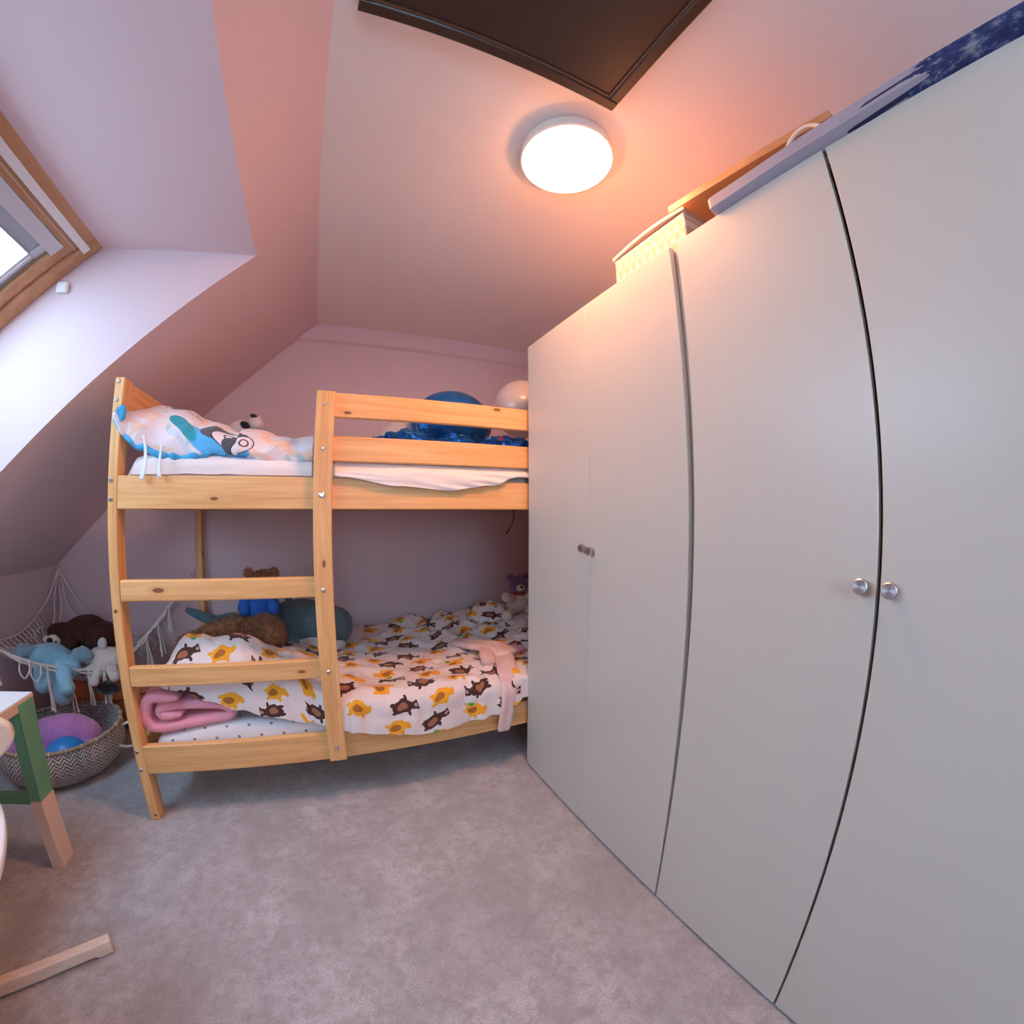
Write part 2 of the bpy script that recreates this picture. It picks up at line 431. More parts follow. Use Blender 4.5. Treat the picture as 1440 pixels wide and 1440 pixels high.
for z0, z1 in ((1.456, 1.545), (1.300, 1.389)):
    obj('guard_rail', B(-.050, xb_, YB0, YB0+.024, z0, z1, bev=.004), WX, bed)
obj('guard_rail', B(xa, xb_, BACK-.024, BACK, 1.40, 1.47, bev=.004), WX, bed)
for z0, z1 in ((.829, .901), (.533, .605)):
    obj('ladder_rung', B(xa+.002, -.004, YB0-.004, YB0+.026, z0, z1, bev=.006, seg=2), WX, bed)
lp = obj('ladder_post', MB().prism([(-.0575, YB0-.030), (.0065, YB0-.030), (.0065, YB0-.0005), (-.0575, YB0-.0005)], 2, .205, 1.542), WZ, bed)
lp.modifiers.new('edge', 'BEVEL').width = .003
for z, r in ((1.496, .006), (1.340, .0065), (1.181, .0105), (.858, .008), (.565, .008), (.262, .0095)):
    screw(lp, -.0275, YB0-.030, z, r, dome=.005)
for z0 in (1.112, .177):
    obj('mattress_base', B(xa, xb_, YB0+RT, BACK-RT, z0+.04, z0+.055), WX, bed)

# ---- cloth helpers
def cloth(fn, nu, nv, mat, name, parent=None, solid=.012, sub=0, smooth=True):
    """fn(u, v) -> point; uv is arc length in metres"""
    m = MB(); m.grid(fn, nu, nv); P = [Vector(p) for p in m.v]; uv = [None]*len(P)
    for i in range(nu):
        L = 0
        for j in range(nv):
            k = i*nv+j
            if j: L += (P[k]-P[k-1]).length
            uv[k] = [0, L]
    mid = nv//2
    L = 0
    for i in range(nu):
        if i: L += (P[i*nv+mid]-P[(i-1)*nv+mid]).length
        for j in range(nv): uv[i*nv+j][0] = L
    return obj(name, m, mat, parent, smooth=smooth, solid=solid, sub=sub, uv=uv)
def animal_print(name, base, px=.160, py=.083, scale=1.0, seed=0.0):
    """white cotton printed with brown bears and yellow birds lying on their side, some with a green leaf"""
    M = Mat(name); M.set(.85, 0, .15, .2); t = M.t
    uvn = M.n('UVMap'); sx = M.n('SeparateXYZ'); M.link(uvn.outputs[0], sx.inputs[0])
    u = X(t, sx.outputs[0]); v = X(t, sx.outputs[1])
    rv = (v/py).floor(); u = u+rv.mod(2.0)*.02+rv.mod(4.0)*.012
    cu = (u/px).floor()
    cx = M.n('CombineXYZ'); M.link(cu.k, cx.inputs[0]); M.link(rv.k, cx.inputs[1]); cx.inputs[2].default_value = seed
    wn = M.n('TexWhiteNoise', noise_dimensions='3D'); M.link(cx.outputs[0], wn.inputs[0]); sc = M.n('SeparateColor'); M.link(wn.outputs[1], sc.inputs[0])
    r1, r2, r3 = (X(t, sc.outputs[i]) for i in range(3))
    p = u-(cu+.5)*px+(r1-.5)*.026; q = v-(rv+.5)*py+(r2-.5)*.012
    a = (r3-.5)*.9+r1.gt(.5)*3.1416*r2.gt(.6)
    ca, sa = a.cos(), a.sin()
    P = (p*ca+q*sa)/scale; Q = (q*ca-p*sa)/scale
    def e(x0, y0, rx, ry):
        dx = (P-x0)/rx; dy = (Q-y0)/ry
        return dx*dx+dy*dy
    wob = X(t, M.noise(uvn.outputs[0], 130, 2))
    bear = e(-.008, 0, .041, .025).lt(wob*.5+.75)
    for (x0, y0, rx, ry) in ((.040, .002, .017, .014), (.051, .014, .006, .006), (.051, -.010, .006, .006), (-.044, .016, .011, .006), (-.044, -.015, .011, .006), (.012, .028, .006, .011), (.010, -.027, .006, .010)):
        bear = bear.max(e(x0, y0, rx, ry).lt(1.0))
    belly = e(-.010, .001, .021, .013).lt(1.0)
    face = e(.047, .002, .007, .006).lt(1.0); eye = e(.048, .003, .0022, .0022).lt(1.0)
    bird = e(-.004, 0, .038, .030).lt(wob*.9+.45)
    for (x0, y0, rx, ry) in ((.036, .004, .014, .014), (-.040, .018, .009, .006), (-.040, -.016, .009, .006), (.010, .030, .007, .008)):
        bird = bird.max(e(x0, y0, rx, ry).lt(1.0))
    leaf = e(-.022, -.026, .013, .008).lt(1.0)*r2.gt(.62)
    kind = (rv+cu).mod(2.0)
    gap = r1.gt(.06)
    c = M.mix(M.noise(uvn.outputs[0], 6, 3), base, tuple(.93*x for x in base))
    ck = M.mix(bird*kind*gap, c, (.86, .40, .03)); ck = M.mix(belly*kind*gap, ck, (.40, .15, .03)); ck = M.mix(leaf*kind*gap, ck, (.09, .42, .10))
    nk = kind*-1.0+1.0
    ck = M.mix(bear*nk*gap, ck, (.072, .032, .028)); ck = M.mix(belly*nk*gap, ck, (.36, .15, .08)); ck = M.mix(face*nk*gap, ck, (.55, .42, .38)); ck = M.mix(eye*nk*gap, ck, (.05, .03, .03))
    M.color(ck); M.bump(M.noise(uvn.outputs[0], 25, 3), .25, .01); return M.m
BEARS = animal_print('bear_print_cotton', (.80, .72, .70))
BEARS2 = animal_print('bear_print_pillow', (.80, .72, .70), .13, .085, .9, 3.0)
def spotted():
    M = Mat('spotted_sheet'); M.set(.85, 0, .15)
    tc = M.n('TexCoord'); sx = M.n('SeparateXYZ'); M.link(tc.outputs['Object'], sx.inputs[0]); t = M.t
    x, y, z = (X(t, sx.outputs[i]) for i in range(3))
    r = ((z+y*.6)/.045).floor(); xx = x+r.mod(2.0)*.04; p = xx.mod(.082)-.041; q = (z+y*.6).mod(.045)-.0225
    d = p*p+q*q; ring = d.lt(.0055**2)*(d.gt(.0028**2).max(p.gt(0)))
    M.color(M.mix(ring, (.74, .73, .75), (.10, .09, .10))); M.bump(M.noise(tc.outputs['Object'], 18, 3), .3, .01); return M.m
SPOT = spotted()
SHEET = plain('white_cotton_sheet', (.78, .74, .73), .85, 0, .15, .03, 8, .15, 40)

# ---- lower bed
def soft_box(x0, x1, y0, y1, z0, z1, r=.03, amp=.006, sc=6, sag=0.0, seed=0):
    """a cushion-like box with rounded edges and slight lumps"""
    m = MB()
    bm = bmesh.new(); bmesh.ops.create_cube(bm, size=1)
    for p in bm.verts: p.co = Vector((x0+(p.co.x+.5)*(x1-x0), y0+(p.co.y+.5)*(y1-y0), z0+(p.co.z+.5)*(z1-z0)))
    bmesh.ops.bevel(bm, geom=bm.edges[:], offset=r, segments=3, affect='EDGES', profile=.5)
    bmesh.ops.subdivide_edges(bm, edges=[e for e in bm.edges if e.calc_length() > .12], cuts=14, use_grid_fill=True)
    for p in bm.verts:
        d = noise.noise_vector(p.co*sc+Vector((seed, 0, 0)))*amp
        p.co += d
        if p.co.z > (z0+z1)/2 and p.co.x < x0+.30: p.co.z -= sag*((x0+.30-p.co.x)/.30)**1.6
    bm.verts.index_update(); m.add([p.co[:] for p in bm.verts], [[q.index for q in f.verts] for f in bm.faces]); bm.free(); return m
mat1 = tag(obj('mattress', soft_box(-.700, 1.25, 1.502, 2.44, .236, .366, .035, .008, 7, sag=.050), SPOT, None, smooth=True), 'white spotted mattress on the lower bunk', 'mattress')
# bear duvet
def duvet_fn():
    hem = [(-.66, .52), (-.60, .500), (-.47, .462), (-.36, .420), (-.26, .388), (-.12, .352), (-.04, .335), (.05, .318), (.11, .300), (.32, .268), (.63, .290), (.745, .340), (1.22, .35)]
    hy = [(-.66, 1.515), (-.10, 1.500), (.03, 1.455), (1.22, 1.450)]
    fold = [(-.66, .55), (-.56, .600), (-.37, .590), (-.2, .52), (0, .445), (.2, .425), (.6, .430), (1.22, .43)]
    fy = [(-.66, 1.53), (-.1, 1.515), (.05, 1.475), (1.22, 1.470)]
    top = [(-.66, .50), (-.56, .648), (-.36, .645), (-.2, .56), (-.02, .47), (.2, .425), (1.22, .435)]
    mid = [(-.66, .44), (-.45, .49), (-.2, .47), (0, .435), (.4, .428), (.7, .445), (.9, .46), (1.22, .44)]
    back = [(-.66, .42), (-.2, .43), (.1, .435), (.5, .455), (.75, .455), (.9, .48), (1.22, .45)]
    def fn(u, v):
        x = lerp(-.66, 1.22, u)
        xs = x
        P = [(x, 2.43, interp(xs, back)), (x, 2.10, interp(xs, mid)), (x, 1.80, interp(xs, mid)*.5+interp(xs, top)*.5), (x, 1.62, interp(xs, top)),
             (x, interp(xs, fy), interp(xs, fold)), (x, interp(xs, hy), lerp(interp(xs, fold), interp(xs, hem), .55)), (x, interp(xs, hy)-.004, interp(xs, hem))]
        t = v*(len(P)-1); i = min(int(t), len(P)-2); t -= i
        a, b, c, d = (Vector(P[max(i-1, 0)]), Vector(P[i]), Vector(P[i+1]), Vector(P[min(i+2, len(P)-1)]))
        q = .5*((2*b)+(c-a)*t+(2*a-5*b+4*c-d)*t*t+(3*b-a-3*c+d)*t**3)
        # wrinkles: strong and short towards the wall on the right, long soft folds elsewhere
        k = .009+.022*max(0, min(1, (x-.25)/.4))*max(0, min(1, (q.y-1.85)/.3))+(.004 if v < .7 else .002)
        w1 = 1-abs(nz(x*6+q.y*2.5, q.y*6.5-x*1.2, 3))*2.4
        w2 = 1-abs(nz(x*15+q.y*4, q.y*12+q.z*4-x*3, 8))*2.4
        w3 = nz(x*30, q.y*26+q.z*12, 5)
        d = k*(w1+.55*w2)+.0030*w3
        if v < .66: q.z += d*1.1
        else:
            q.y -= abs(d)*.9+.013*(1-abs(nz(x*11+q.z*2.5, 1.5, 4))*2.5)*((v-.66)/.34) if x > .03 else abs(d)*.6
            q.y = min(q.y, 1.461) if x > .03 and q.z < .33 else q.y
            q.z += .006*nz(x*14, 0, 2)
        if x > .72: q.y = max(q.y, 1.449)
        if x < -.45: q.z -= .0
        return q
    return fn
tag(cloth(duvet_fn(), 230, 110, BEARS, 'duvet', solid=.008), 'white duvet printed with brown bears and yellow birds on the lower bunk', 'duvet')
# folded pink quilt
PINK = Mat('pink_quilt'); PINK.set(.8, 0, .2, .3)
PINK.color(PINK.mix(PINK.noise(PINK.coord(), 9, 3), (.84, .31, .40), (.90, .40, .48))); PINK.bump(PINK.noise(PINK.coord('Object', (3, 14, 3)), 9, 3), .35, .012)
def quilt():
    path = [(-.575, .432), (-.640, .436), (-.664, .452), (-.642, .470), (-.55, .462), (-.46, .456), (-.415, .446), (-.400, .425), (-.418, .406), (-.50, .398), (-.60, .392), (-.66, .390), (-.700, .405), (-.714, .445), (-.708, .486), (-.685, .512), (-.645, .512), (-.58, .502)]
    base = catmull([(p[0], 0, p[1]-.020-.10*max(0, -.50-p[0])) for p in path], 90); n = len(base); m = MB(); th = .0200; secs = []
    ring = []
    for i, p in enumerate(base):
        t = (base[min(i+1, n-1)]-base[max(i-1, 0)]).normalized(); nn = Vector((-t.z, 0, t.x))
        ring.append((p, nn))
    for iy in range(26):
        y = lerp(1.500, 1.83, iy/25)
        taper = min(1, (iy+.6)/2.0)*min(1, (26-iy)/2)
        loop = []
        for s in (1, -1):
            for k in (range(n) if s == 1 else range(n-1, -1, -1)):
                p, nn = ring[k]
                puff = .6+.4*abs(math.sin(k*.32))
                endt = math.sqrt(min(1, (min(k, n-1-k)+.3)/5))
                q = p+nn*s*th*(.55+.45*taper)*(.78+.22*puff)*endt
                q = Vector((q.x, y+.014*math.sin(k*.05)+.012*(q.x+.55)*-2, q.z))+noise.noise_vector(Vector((q.x*10, y*10, q.z*10)))*.0075
                loop.append(q)
        secs.append(loop)
    L = len(secs[0])
    for loop in secs: m.v += [tuple(q) for q in loop]
    for a in range(25):
        for k in range(L): m.f.append((a*L+k, a*L+(k+1) % L, (a+1)*L+(k+1) % L, (a+1)*L+k))
    for a in (0, 25):
        for k in range(n-1): m.f.append((a*L+k, a*L+k+1, a*L+L-2-k, a*L+L-1-k))
    return m
tag(obj('quilt', quilt(), PINK.m, None, smooth=True), 'folded pink quilt tucked under the bear duvet', 'quilt')

# ================================================================== CEILING LAMP AND LOFT HATCH
lamp = thing('ceiling_lamp', 'round white glowing ceiling lamp beside the dark loft hatch', 'lamp', (.600, .862, ZC-.052))
LC = (.600, .862, 0)
obj('base_ring', MB().lathe([(0, ZC), (.136, ZC), (.145, ZC-.004), (.147, ZC-.038), (.142, ZC-.042), (0, ZC-.042)], LC, 'z', 48), plain('lamp_rim', (.78, .72, .66), .4), lamp, smooth=False)
E_ = Mat('glowing_diffuser'); E_.color((.9, .85, .8)); E_.b.inputs['Emission Color'].default_value = (*LAMP, 1); E_.b.inputs['Emission Strength'].default_value = LAMP_STRENGTH
obj('diffuser', MB().lathe([(.1415, ZC-.042), (.138, ZC-.047), (.125, ZC-.0515), (.09, ZC-.056), (.05, ZC-.058), (0, ZC-.0585)], LC, 'z', 48), E_.m, lamp, smooth=True)
hatch = thing('loft_hatch', 'dark brown loft hatch panel in the white ceiling', 'hatch', (.28, .30, ZC-.03))
HB = plain('dark_brown_lacquer', (.040, .022, .016), .30, 0, .5, .1, 6)
x0, x1, y0, y1 = -.075, .617, -.10, .649
obj('hatch_panel', B(x0+.03, x1-.03, y0+.03, y1-.03, ZC-.016, ZC), HB, hatch)
for a in ((x0, x1, y1-.03, y1), (x0, x1, y0, y0+.03), (x0, x0+.03, y0+.03, y1-.03), (x1-.03, x1, y0+.03, y1-.03)):
    obj('hatch_frame', B(*a, ZC-.026, ZC, bev=.003), HB, hatch)
for a in ((x0+.03, x1-.03, y1-.036, y1-.030), (x1-.036, x1-.03, y0+.03, y1-.036)):
    obj('hatch_bead', B(*a, ZC-.021, ZC-.015), plain('hatch_bead', (.12, .065, .04), .35), hatch)

# ---- small white sensor on the far cheek of the skylight
tag(obj('motion_sensor', B(-1.042, -.998, HY1-.018, HY1+.0005, 1.880, 1.922, bev=.008, seg=3), WHITE, None, smooth=False), 'small white plastic sensor stuck beside the skylight', 'sensor')

# ================================================================== ON TOP OF THE WARDROBES
ZT = H+.001
def tri_pattern():
    M = Mat('triangle_print_card'); M.set(.6); t = M.t
    tc = M.n('TexCoord'); sx = M.n('SeparateXYZ'); M.link(tc.outputs['Object'], sx.inputs[0])
    y = X(t, sx.outputs[1]); z = X(t, sx.outputs[2]); P = .030; Hh = .032
    r = (z/Hh).floor(); fz = z/Hh-r; fy = ((y+r.mod(2.0)*.015)/P); f = fy-fy.floor()
    tri = (f-.5).abs().lt((fz*-1.0+1.0)*.42)
    M.color(M.mix(tri, (.46, .35, .29), (.66, .59, .52))); return M.m
TRI = tri_pattern()
bx = thing('storage_box', 'white triangle-patterned storage box on the wardrobe top', 'box', (.90, .745, ZT))
obj('box_body', B(.795, 1.02, .606, .905, ZT, ZT+.112, bev=.003), TRI, bx)
obj('lid', MB().prism([(.785, ZT+.127), (.785, ZT+.116), (1.023, ZT+.101), (1.023, ZT+.112)][::-1], 1, .585, .903) if False else
    MB().grid(lambda u, v: ((.791, .791, 1.024, 1.024, .791)[round(v*4)], lerp(.602, .909, u), ZT+(.114+.012*math.sin(math.pi*u), .124+.012*math.sin(math.pi*u), .124, .114, .114+.012*math.sin(math.pi*u))[round(v*4)]), 14, 5), plain('box_lid', (.74, .60, .50), .6), bx)
tray = thing('lap_tray', 'wooden lap tray standing on the wardrobe top behind the parcel', 'tray', (1.0, .44, ZT))
TW = wood('tray_wood', 1, (.60, .34, .17), (.46, .24, .11), knots=False)
def rq(x, y): return (x+(.664-y)*.094, y)       # tray stands at a slight angle
def tb(x0, x1, y0, y1, z0, z1):
    vs = [(*rq(x, y), z) for z in (z0, z1) for (x, y) in ((x0, y0), (x1, y0), (x1, y1), (x0, y1))]
    return MB().add(vs, [(3, 2, 1, 0), (4, 5, 6, 7), (0, 1, 5, 4), (1, 2, 6, 5), (2, 3, 7, 6), (3, 0, 4, 7)])
ZB = 1.972
obj('tray_board', tb(.815, 1.13, .214, .656, ZB, ZB+.008), TW, tray)
obj('tray_rim', tb(.805, .815, .204, .666, ZB-.006, ZB+.016), TW, tray)
obj('tray_rim', tb(1.13, 1.14, .204, .666, ZB-.006, ZB+.016), TW, tray)
obj('tray_rim', tb(.815, 1.13, .656, .668, ZB-.012, ZB+.016), TW, tray)
obj('tray_rim', tb(.815, 1.13, .204, .214, ZB-.006, ZB+.016), TW, tray)
for (x, y) in ((1.05, .24), (1.05, .56), (1.11, .24), (1.11, .56)):
    obj('tray_leg', tb(x, x+.02, y, y+.02, ZT, ZB), TW, tray)
arc = [(.812, .262+.062*math.cos(a), ZT+.030+.100*math.sin(a)) for a in [math.pi*i/24 for i in range(25)]]
arc = [(.812, .324, ZT)]+arc+[(.812, .200, ZT)]
tag(obj('hoop', MB().tube(arc, .0048, 8), plain('cream_plastic', (.72, .68, .60), .45), None, smooth=True), 'cream plastic hoop sticking up behind the wrapped parcel', 'hoop')
def parcel_mat():
    M = Mat('lilac_paper_with_navy_print'); M.set(.6, 0, .3); t = M.t
    tc = M.n('TexCoord'); sx = M.n('SeparateXYZ'); M.link(tc.outputs['Object'], sx.inputs[0]); y = X(t, sx.outputs[1]); z = X(t, sx.outputs[2])
    nv = X(t, M.noise(M.coord('Object', (26, 9, 46)), 1.0, 5, .65)); n2 = X(t, M.noise(M.coord('Object', (40, 30, 60)), 1.3, 4, .7))
    edge = y+(nv-.5)*.30+z*.6
    navy = edge.lt(-.120)
    lines = ((z*1.0+y*.03)*330.0).sin().gt(.72)*(y+(nv-.5)*.2).lt(-.010)*z.lt(.03)
    c = (.40, .37, .43)
    c = M.mix(lines, c, (.03, .035, .08))
    pat = M.ramp(n2.k, [(.36, (.022, .028, .09)), (.52, (.035, .050, .16)), (.60, (.16, .19, .27)), (.70, (.30, .31, .33))])
    c = M.mix(navy, c, pat); M.color(c); return M.m
sec = [(.815, ZT), (.768, ZT), (.742, ZT+.014), (.740, ZT+.040), (.752, ZT+.050), (.815, ZT+.050)]
def parcel():
    m = MB(); ys = [.492, .484]+[lerp(.47, -.186, i/20) for i in range(21)]; n = len(sec)
    for i, y in enumerate(ys):
        k = .90 if i == 0 else 1.0
        for (x, z) in sec: m.v.append((.778+(x-.778)*k, y, ZT+.020+(z-ZT-.020)*k+.0015*nz(y*9, z*30, x*30)))
    for i in range(len(ys)-1):
        for j in range(n): m.f.append((i*n+j, i*n+(j+1) % n, (i+1)*n+(j+1) % n, (i+1)*n+j))
    m.f += [tuple(range(n)), tuple(range((len(ys)-1)*n, len(ys)*n))]; return m
tag(obj('parcel', parcel(), parcel_mat(), None), 'long lilac parcel with navy print lying along the wardrobe top edge', 'parcel')

# ================================================================== UPPER BUNK
tag(obj('mattress', soft_box(-.700, 1.25, 1.505, 2.44, 1.171, 1.300, .04, .010, 6, seed=9), SHEET, None, smooth=True), 'white mattress on the upper bunk under the balloons', 'mattress')
def sheet_fn():
    hem = [(-.05, 1.262), (.04, 1.245), (.24, 1.215), (.43, 1.203), (.60, 1.225), (.74, 1.272), (1.2, 1.25)]
    def fn(u, v):
        x = lerp(.012, 1.2, u); hz = interp(x, hem)
        P = [(x, 1.70, 1.312), (x, 1.58, 1.314), (x, 1.51, 1.302), (x, 1.478, 1.278), (x, 1.462, 1.262), (x, 1.4585, lerp(1.255, hz, .5)), (x, 1.458, hz)]
        t = v*(len(P)-1); i = min(int(t), len(P)-2); t -= i
        a, b, c, d = (Vector(P[max(i-1, 0)]), Vector(P[i]), Vector(P[i+1]), Vector(P[min(i+2, len(P)-1)]))
        q = .5*((2*b)+(c-a)*t+(2*a-5*b+4*c-d)*t*t+(3*b-a-3*c+d)*t**3)
        f = (1-abs(nz(x*3.2, q.z*34+x*3.0, 5))*2.3)*.008
        if v > .55: q.y -= max(0, f)*1.0
        else: q.z += f*.5
        return q
    return fn
tag(cloth(sheet_fn(), 110, 46, SHEET, 'bed_sheet', solid=.003), 'loose white sheet hanging over the upper bunk rail', 'sheet')
def under_fn(u, v):                                    # rumpled fitted sheet on the left of the mattress
    x = lerp(-.705, -.062, u)
    top = interp(x, [(-.705, 1.27), (-.68, 1.310), (-.60, 1.325), (-.45, 1.318), (-.25, 1.310), (-.062, 1.305)])
    P = [(x, 1.80, 1.318), (x, 1.62, top+.004), (x, 1.535, top), (x, 1.500, top-.028), (x, 1.4965, 1.247)]
    t = v*(len(P)-1); i = min(int(t), len(P)-2); t -= i
    a, b, c, d = (Vector(P[max(i-1, 0)]), Vector(P[i]), Vector(P[i+1]), Vector(P[min(i+2, len(P)-1)]))
    q = .5*((2*b)+(c-a)*t+(2*a-5*b+4*c-d)*t*t+(3*b-a-3*c+d)*t**3)
    f = (1-abs(nz(x*2.6+1, (q.z-.16*x)*26, 2.2))*2.2)*.007*min(1, (x+.70)/.2)
    q.z += max(0, f)*.8; q.y -= max(0, f)*.25
    return q
tag(cloth(under_fn, 90, 40, SHEET, 'fitted_sheet', solid=.003), 'white wrinkled fitted sheet beneath the penguin duvet', 'sheet')

def penguin_print():
    M = Mat('penguin_print_cotton'); M.set(.8, 0, .2, .2); t = M.t
    uvn = M.n('UVMap'); sx = M.n('SeparateXYZ'); M.link(uvn.outputs[0], sx.inputs[0])
    u = X(t, sx.outputs[0]); v = X(t, sx.outputs[1])
    n1 = X(t, M.noise(M.coord('UV', (1, 1.6, 1)), 6.5, 2, .5, .8)); n2 = X(t, M.noise(M.coord('UV', (1.3, 1, 1)), 8.0, 2, .4, .5))
    ca = M.n('CombineXYZ'); c = (.78, .70, .72)
    c = M.mix(n1.gt(.56), c, (.82, .58, .47)); c = M.mix(n2.gt(.60), c, (.50, .60, .62)); c = M.mix(n1.lt(.36), c, (.60, .66, .78))
    def e(x0, y0, rx, ry, a=0):
        P, Q = u-x0, v-y0
        ca_, sa_ = math.cos(a), math.sin(a)
        dx = (P*ca_+Q*sa_)/rx; dy = (Q*ca_-P*sa_)/ry
        return dx*dx+dy*dy
    def ring(*a, w=.10):
        d = e(*a); return (d-1.0).abs().lt(w)
    VF = .575                                           # v of the front face centre
    sea = e(.36, VF+.005, .13, .050, .15).lt(n1*.9+.55)
    c = M.mix(sea, c, (.10, .44, .78))
    teal = e(.235, VF-.02, .065, .032, .5).lt(1.0); c = M.mix(teal, c, (.03, .33, .42))
    for (x0, y0, k) in ((.385, VF-.055, 1.25), (.45, VF-.025, .95)):
        back_ = e(x0-.015*k, y0, .055*k, .034*k, -.3).lt(1.0); c = M.mix(back_, c, (.085, .09, .11))
        bel = e(x0+.012*k, y0+.010*k, .046*k, .028*k, -.3).lt(1.0); c = M.mix(bel, c, (.80, .70, .70))
        c = M.mix(ring(x0+.012*k, y0+.010*k, .046*k, .028*k, -.3), c, (.04, .04, .05))
        curl = ring(x0+.02*k, y0+.006*k, .016*k, .012*k, 0, w=.35); c = M.mix(curl, c, (.05, .05, .06))
    c = M.mix(ring(.20, VF-.155, .055, .028, .2, w=.09), c, (.05, .04, .05))
    c = M.mix(e(.155, VF-.150, .012, .018, .6).lt(1.0), c, (.05, .05, .06))
    c = M.mix(e(.262, VF-.130, .026, .0035, .7).lt(1.0), c, (.05, .05, .06))
    c = M.mix(e(.42, VF-.165, .05, .004, .5).lt(1.0).max(e(.45, VF-.15, .045, .004, .3).lt(1.0)), c, (.05, .05, .06))
    M.color(c); M.bump(M.noise(uvn.outputs[0], 22, 3), .3, .012); return M.m
PENG = penguin_print()
PH = [(-.745, 1.425), (-.715, 1.372), (-.66, 1.335), (-.58, 1.310), (-.48, 1.308), (-.40, 1.322), (-.31, 1.312), (-.22, 1.292), (-.13, 1.290), (-.062, 1.298)]
PTOP = [(-.745, 1.452), (-.72, 1.498), (-.66, 1.518), (-.58, 1.505), (-.45, 1.455), (-.34, 1.418), (-.27, 1.432), (-.20, 1.408), (-.13, 1.392), (-.062, 1.402)]
def peng_fn(u, v):
    x = lerp(-.745, -.062, u)
    hz = interp(x, PH); tz = interp(x, PTOP)
    yf = interp(x, [(-.745, 1.452), (-.70, 1.475), (-.6, 1.498), (-.06, 1.512)])
    P = [(x+.02, 2.02, 1.335), (x+.01, 1.86, lerp(1.335, tz, .72)), (x, 1.70, tz), (x, 1.585, lerp(hz, tz, .82)), (x, yf+.012, lerp(hz, tz, .50)), (x, yf, lerp(hz, tz, .20)), (x, yf+.010, hz), (x, yf+.05, hz+.004), (x, yf+.12, hz+.008)]
    t = v*(len(P)-1); i = min(int(t), len(P)-2); t -= i
    a, b, c, d = (Vector(P[max(i-1, 0)]), Vector(P[i]), Vector(P[i+1]), Vector(P[min(i+2, len(P)-1)]))
    q = .5*((2*b)+(c-a)*t+(2*a-5*b+4*c-d)*t*t+(3*b-a-3*c+d)*t**3)
    w1 = 1-abs(nz(x*4+q.z*6, q.z*9-x*5, 1.1))*2.1
    w2 = 1-abs(nz(x*12-q.z*5, q.z*15+x*6, 6))*2.1
    k = .007+(.011 if x > -.33 else 0)
    dd = k*w1+.003*w2
    if v < .8:
        q.z += dd*.8; q.y -= dd*.5
    return q
pd = thing('penguin_duvet', 'rumpled duvet printed with penguins on the upper bunk', 'duvet', (-.40, 1.70, 1.31))
cloth(peng_fn, 130, 90, PENG, 'cover', pd, solid=.004)
BLUEC = plain('blue_hem_cotton', (.07, .40, .70), .7, 0, .2, .35, 22, .3, 60)
hemp = [Vector(peng_fn(u/60, .735)) for u in range(0, 34)]
obj('hem', MB().tube([p+Vector((0, .004+.003*math.sin(i*1.3), .004*math.sin(i*.9)-.002)) for i, p in enumerate(hemp)], [.006+.010*math.sin(math.pi*min(1, (i+2)/35))+.002*math.sin(i*1.9) for i in range(34)], 9), BLUEC, pd, smooth=True)
obj('hem', MB().ell((-.722, 1.458, 1.447), (.020, .010, .026), nz=.3), BLUEC, pd, smooth=True)
def ribbon(x, z0, z1, w, sway):
    def fn(u, v):
        z = lerp(z0, z1, v); return (x+(u-.5)*w*(.6+.8*v)+sway*math.sin(v*3), 1.452+.004*math.sin(v*5)+.003*math.cos(u*3), z)
    return fn
TIE = plain('white_tie_ribbon', (.74, .70, .70), .8)
cloth(ribbon(-.636, 1.372, 1.228, .014, .010), 4, 16, TIE, 'tie_ribbon', pd, solid=.0015)
cloth(ribbon(-.572, 1.340, 1.234, .012, -.006), 4, 16, TIE, 'tie_ribbon', pd, solid=.0015)
tag(obj('cushion', MB().ell((-.15, 2.20, 1.405), (.19, .14, .105), nu=28, nv=16, nz=.08, seed=4), plain('pale_olive_cushion', (.52, .47, .38), .9, 0, .1, .05, 10, .2, 60), None, smooth=True), 'pale olive cushion at the back of the upper bunk', 'cushion')

# ================================================================== SOFT TOYS
from mathutils import Euler
def plush(name, c, var=.18, sc=30, bump=.6, bs=160, sheen=.5):
    if name in MATS: return MATS[name]
    M = Mat(name); M.set(.95, 0, .1, sheen)
    f = M.noise(M.coord(), sc, 4, .6); M.color(M.ramp(f, [(.3, tuple(v*(1-var) for v in c)), (.7, tuple(min(1, v*(1+var)) for v in c))]))
    M.bump(M.noise(M.coord(), bs, 3, .6), bump, .006); MATS[name] = M.m; return M.m
def ell(c, r, e=(0, 0, 0), nu=22, nv=14, n=.06, seed=1): return MB().ell(c, r, Euler(e), nu, nv, n, 8, seed)
def limb(path, rad, n=14, seg=14):
    P = catmull(path, n); m = len(rad)-1; R = []
    for i in range(n):
        t = i/(n-1)*m; k = min(int(t), m-1); R.append(lerp(rad[k], rad[k+1], t-k))
    # rounded ends
    a = P[0]-(P[1]-P[0]).normalized()*R[0]*.7; b = P[-1]+(P[-1]-P[-2]).normalized()*R[-1]*.7
    a2 = P[0]-(P[1]-P[0]).normalized()*R[0]*.45; b2 = P[-1]+(P[-1]-P[-2]).normalized()*R[-1]*.45
    return MB().tube([a, a2]+P+[b2, b], [R[0]*.25, R[0]*.75]+R+[R[-1]*.75, R[-1]*.25], seg)
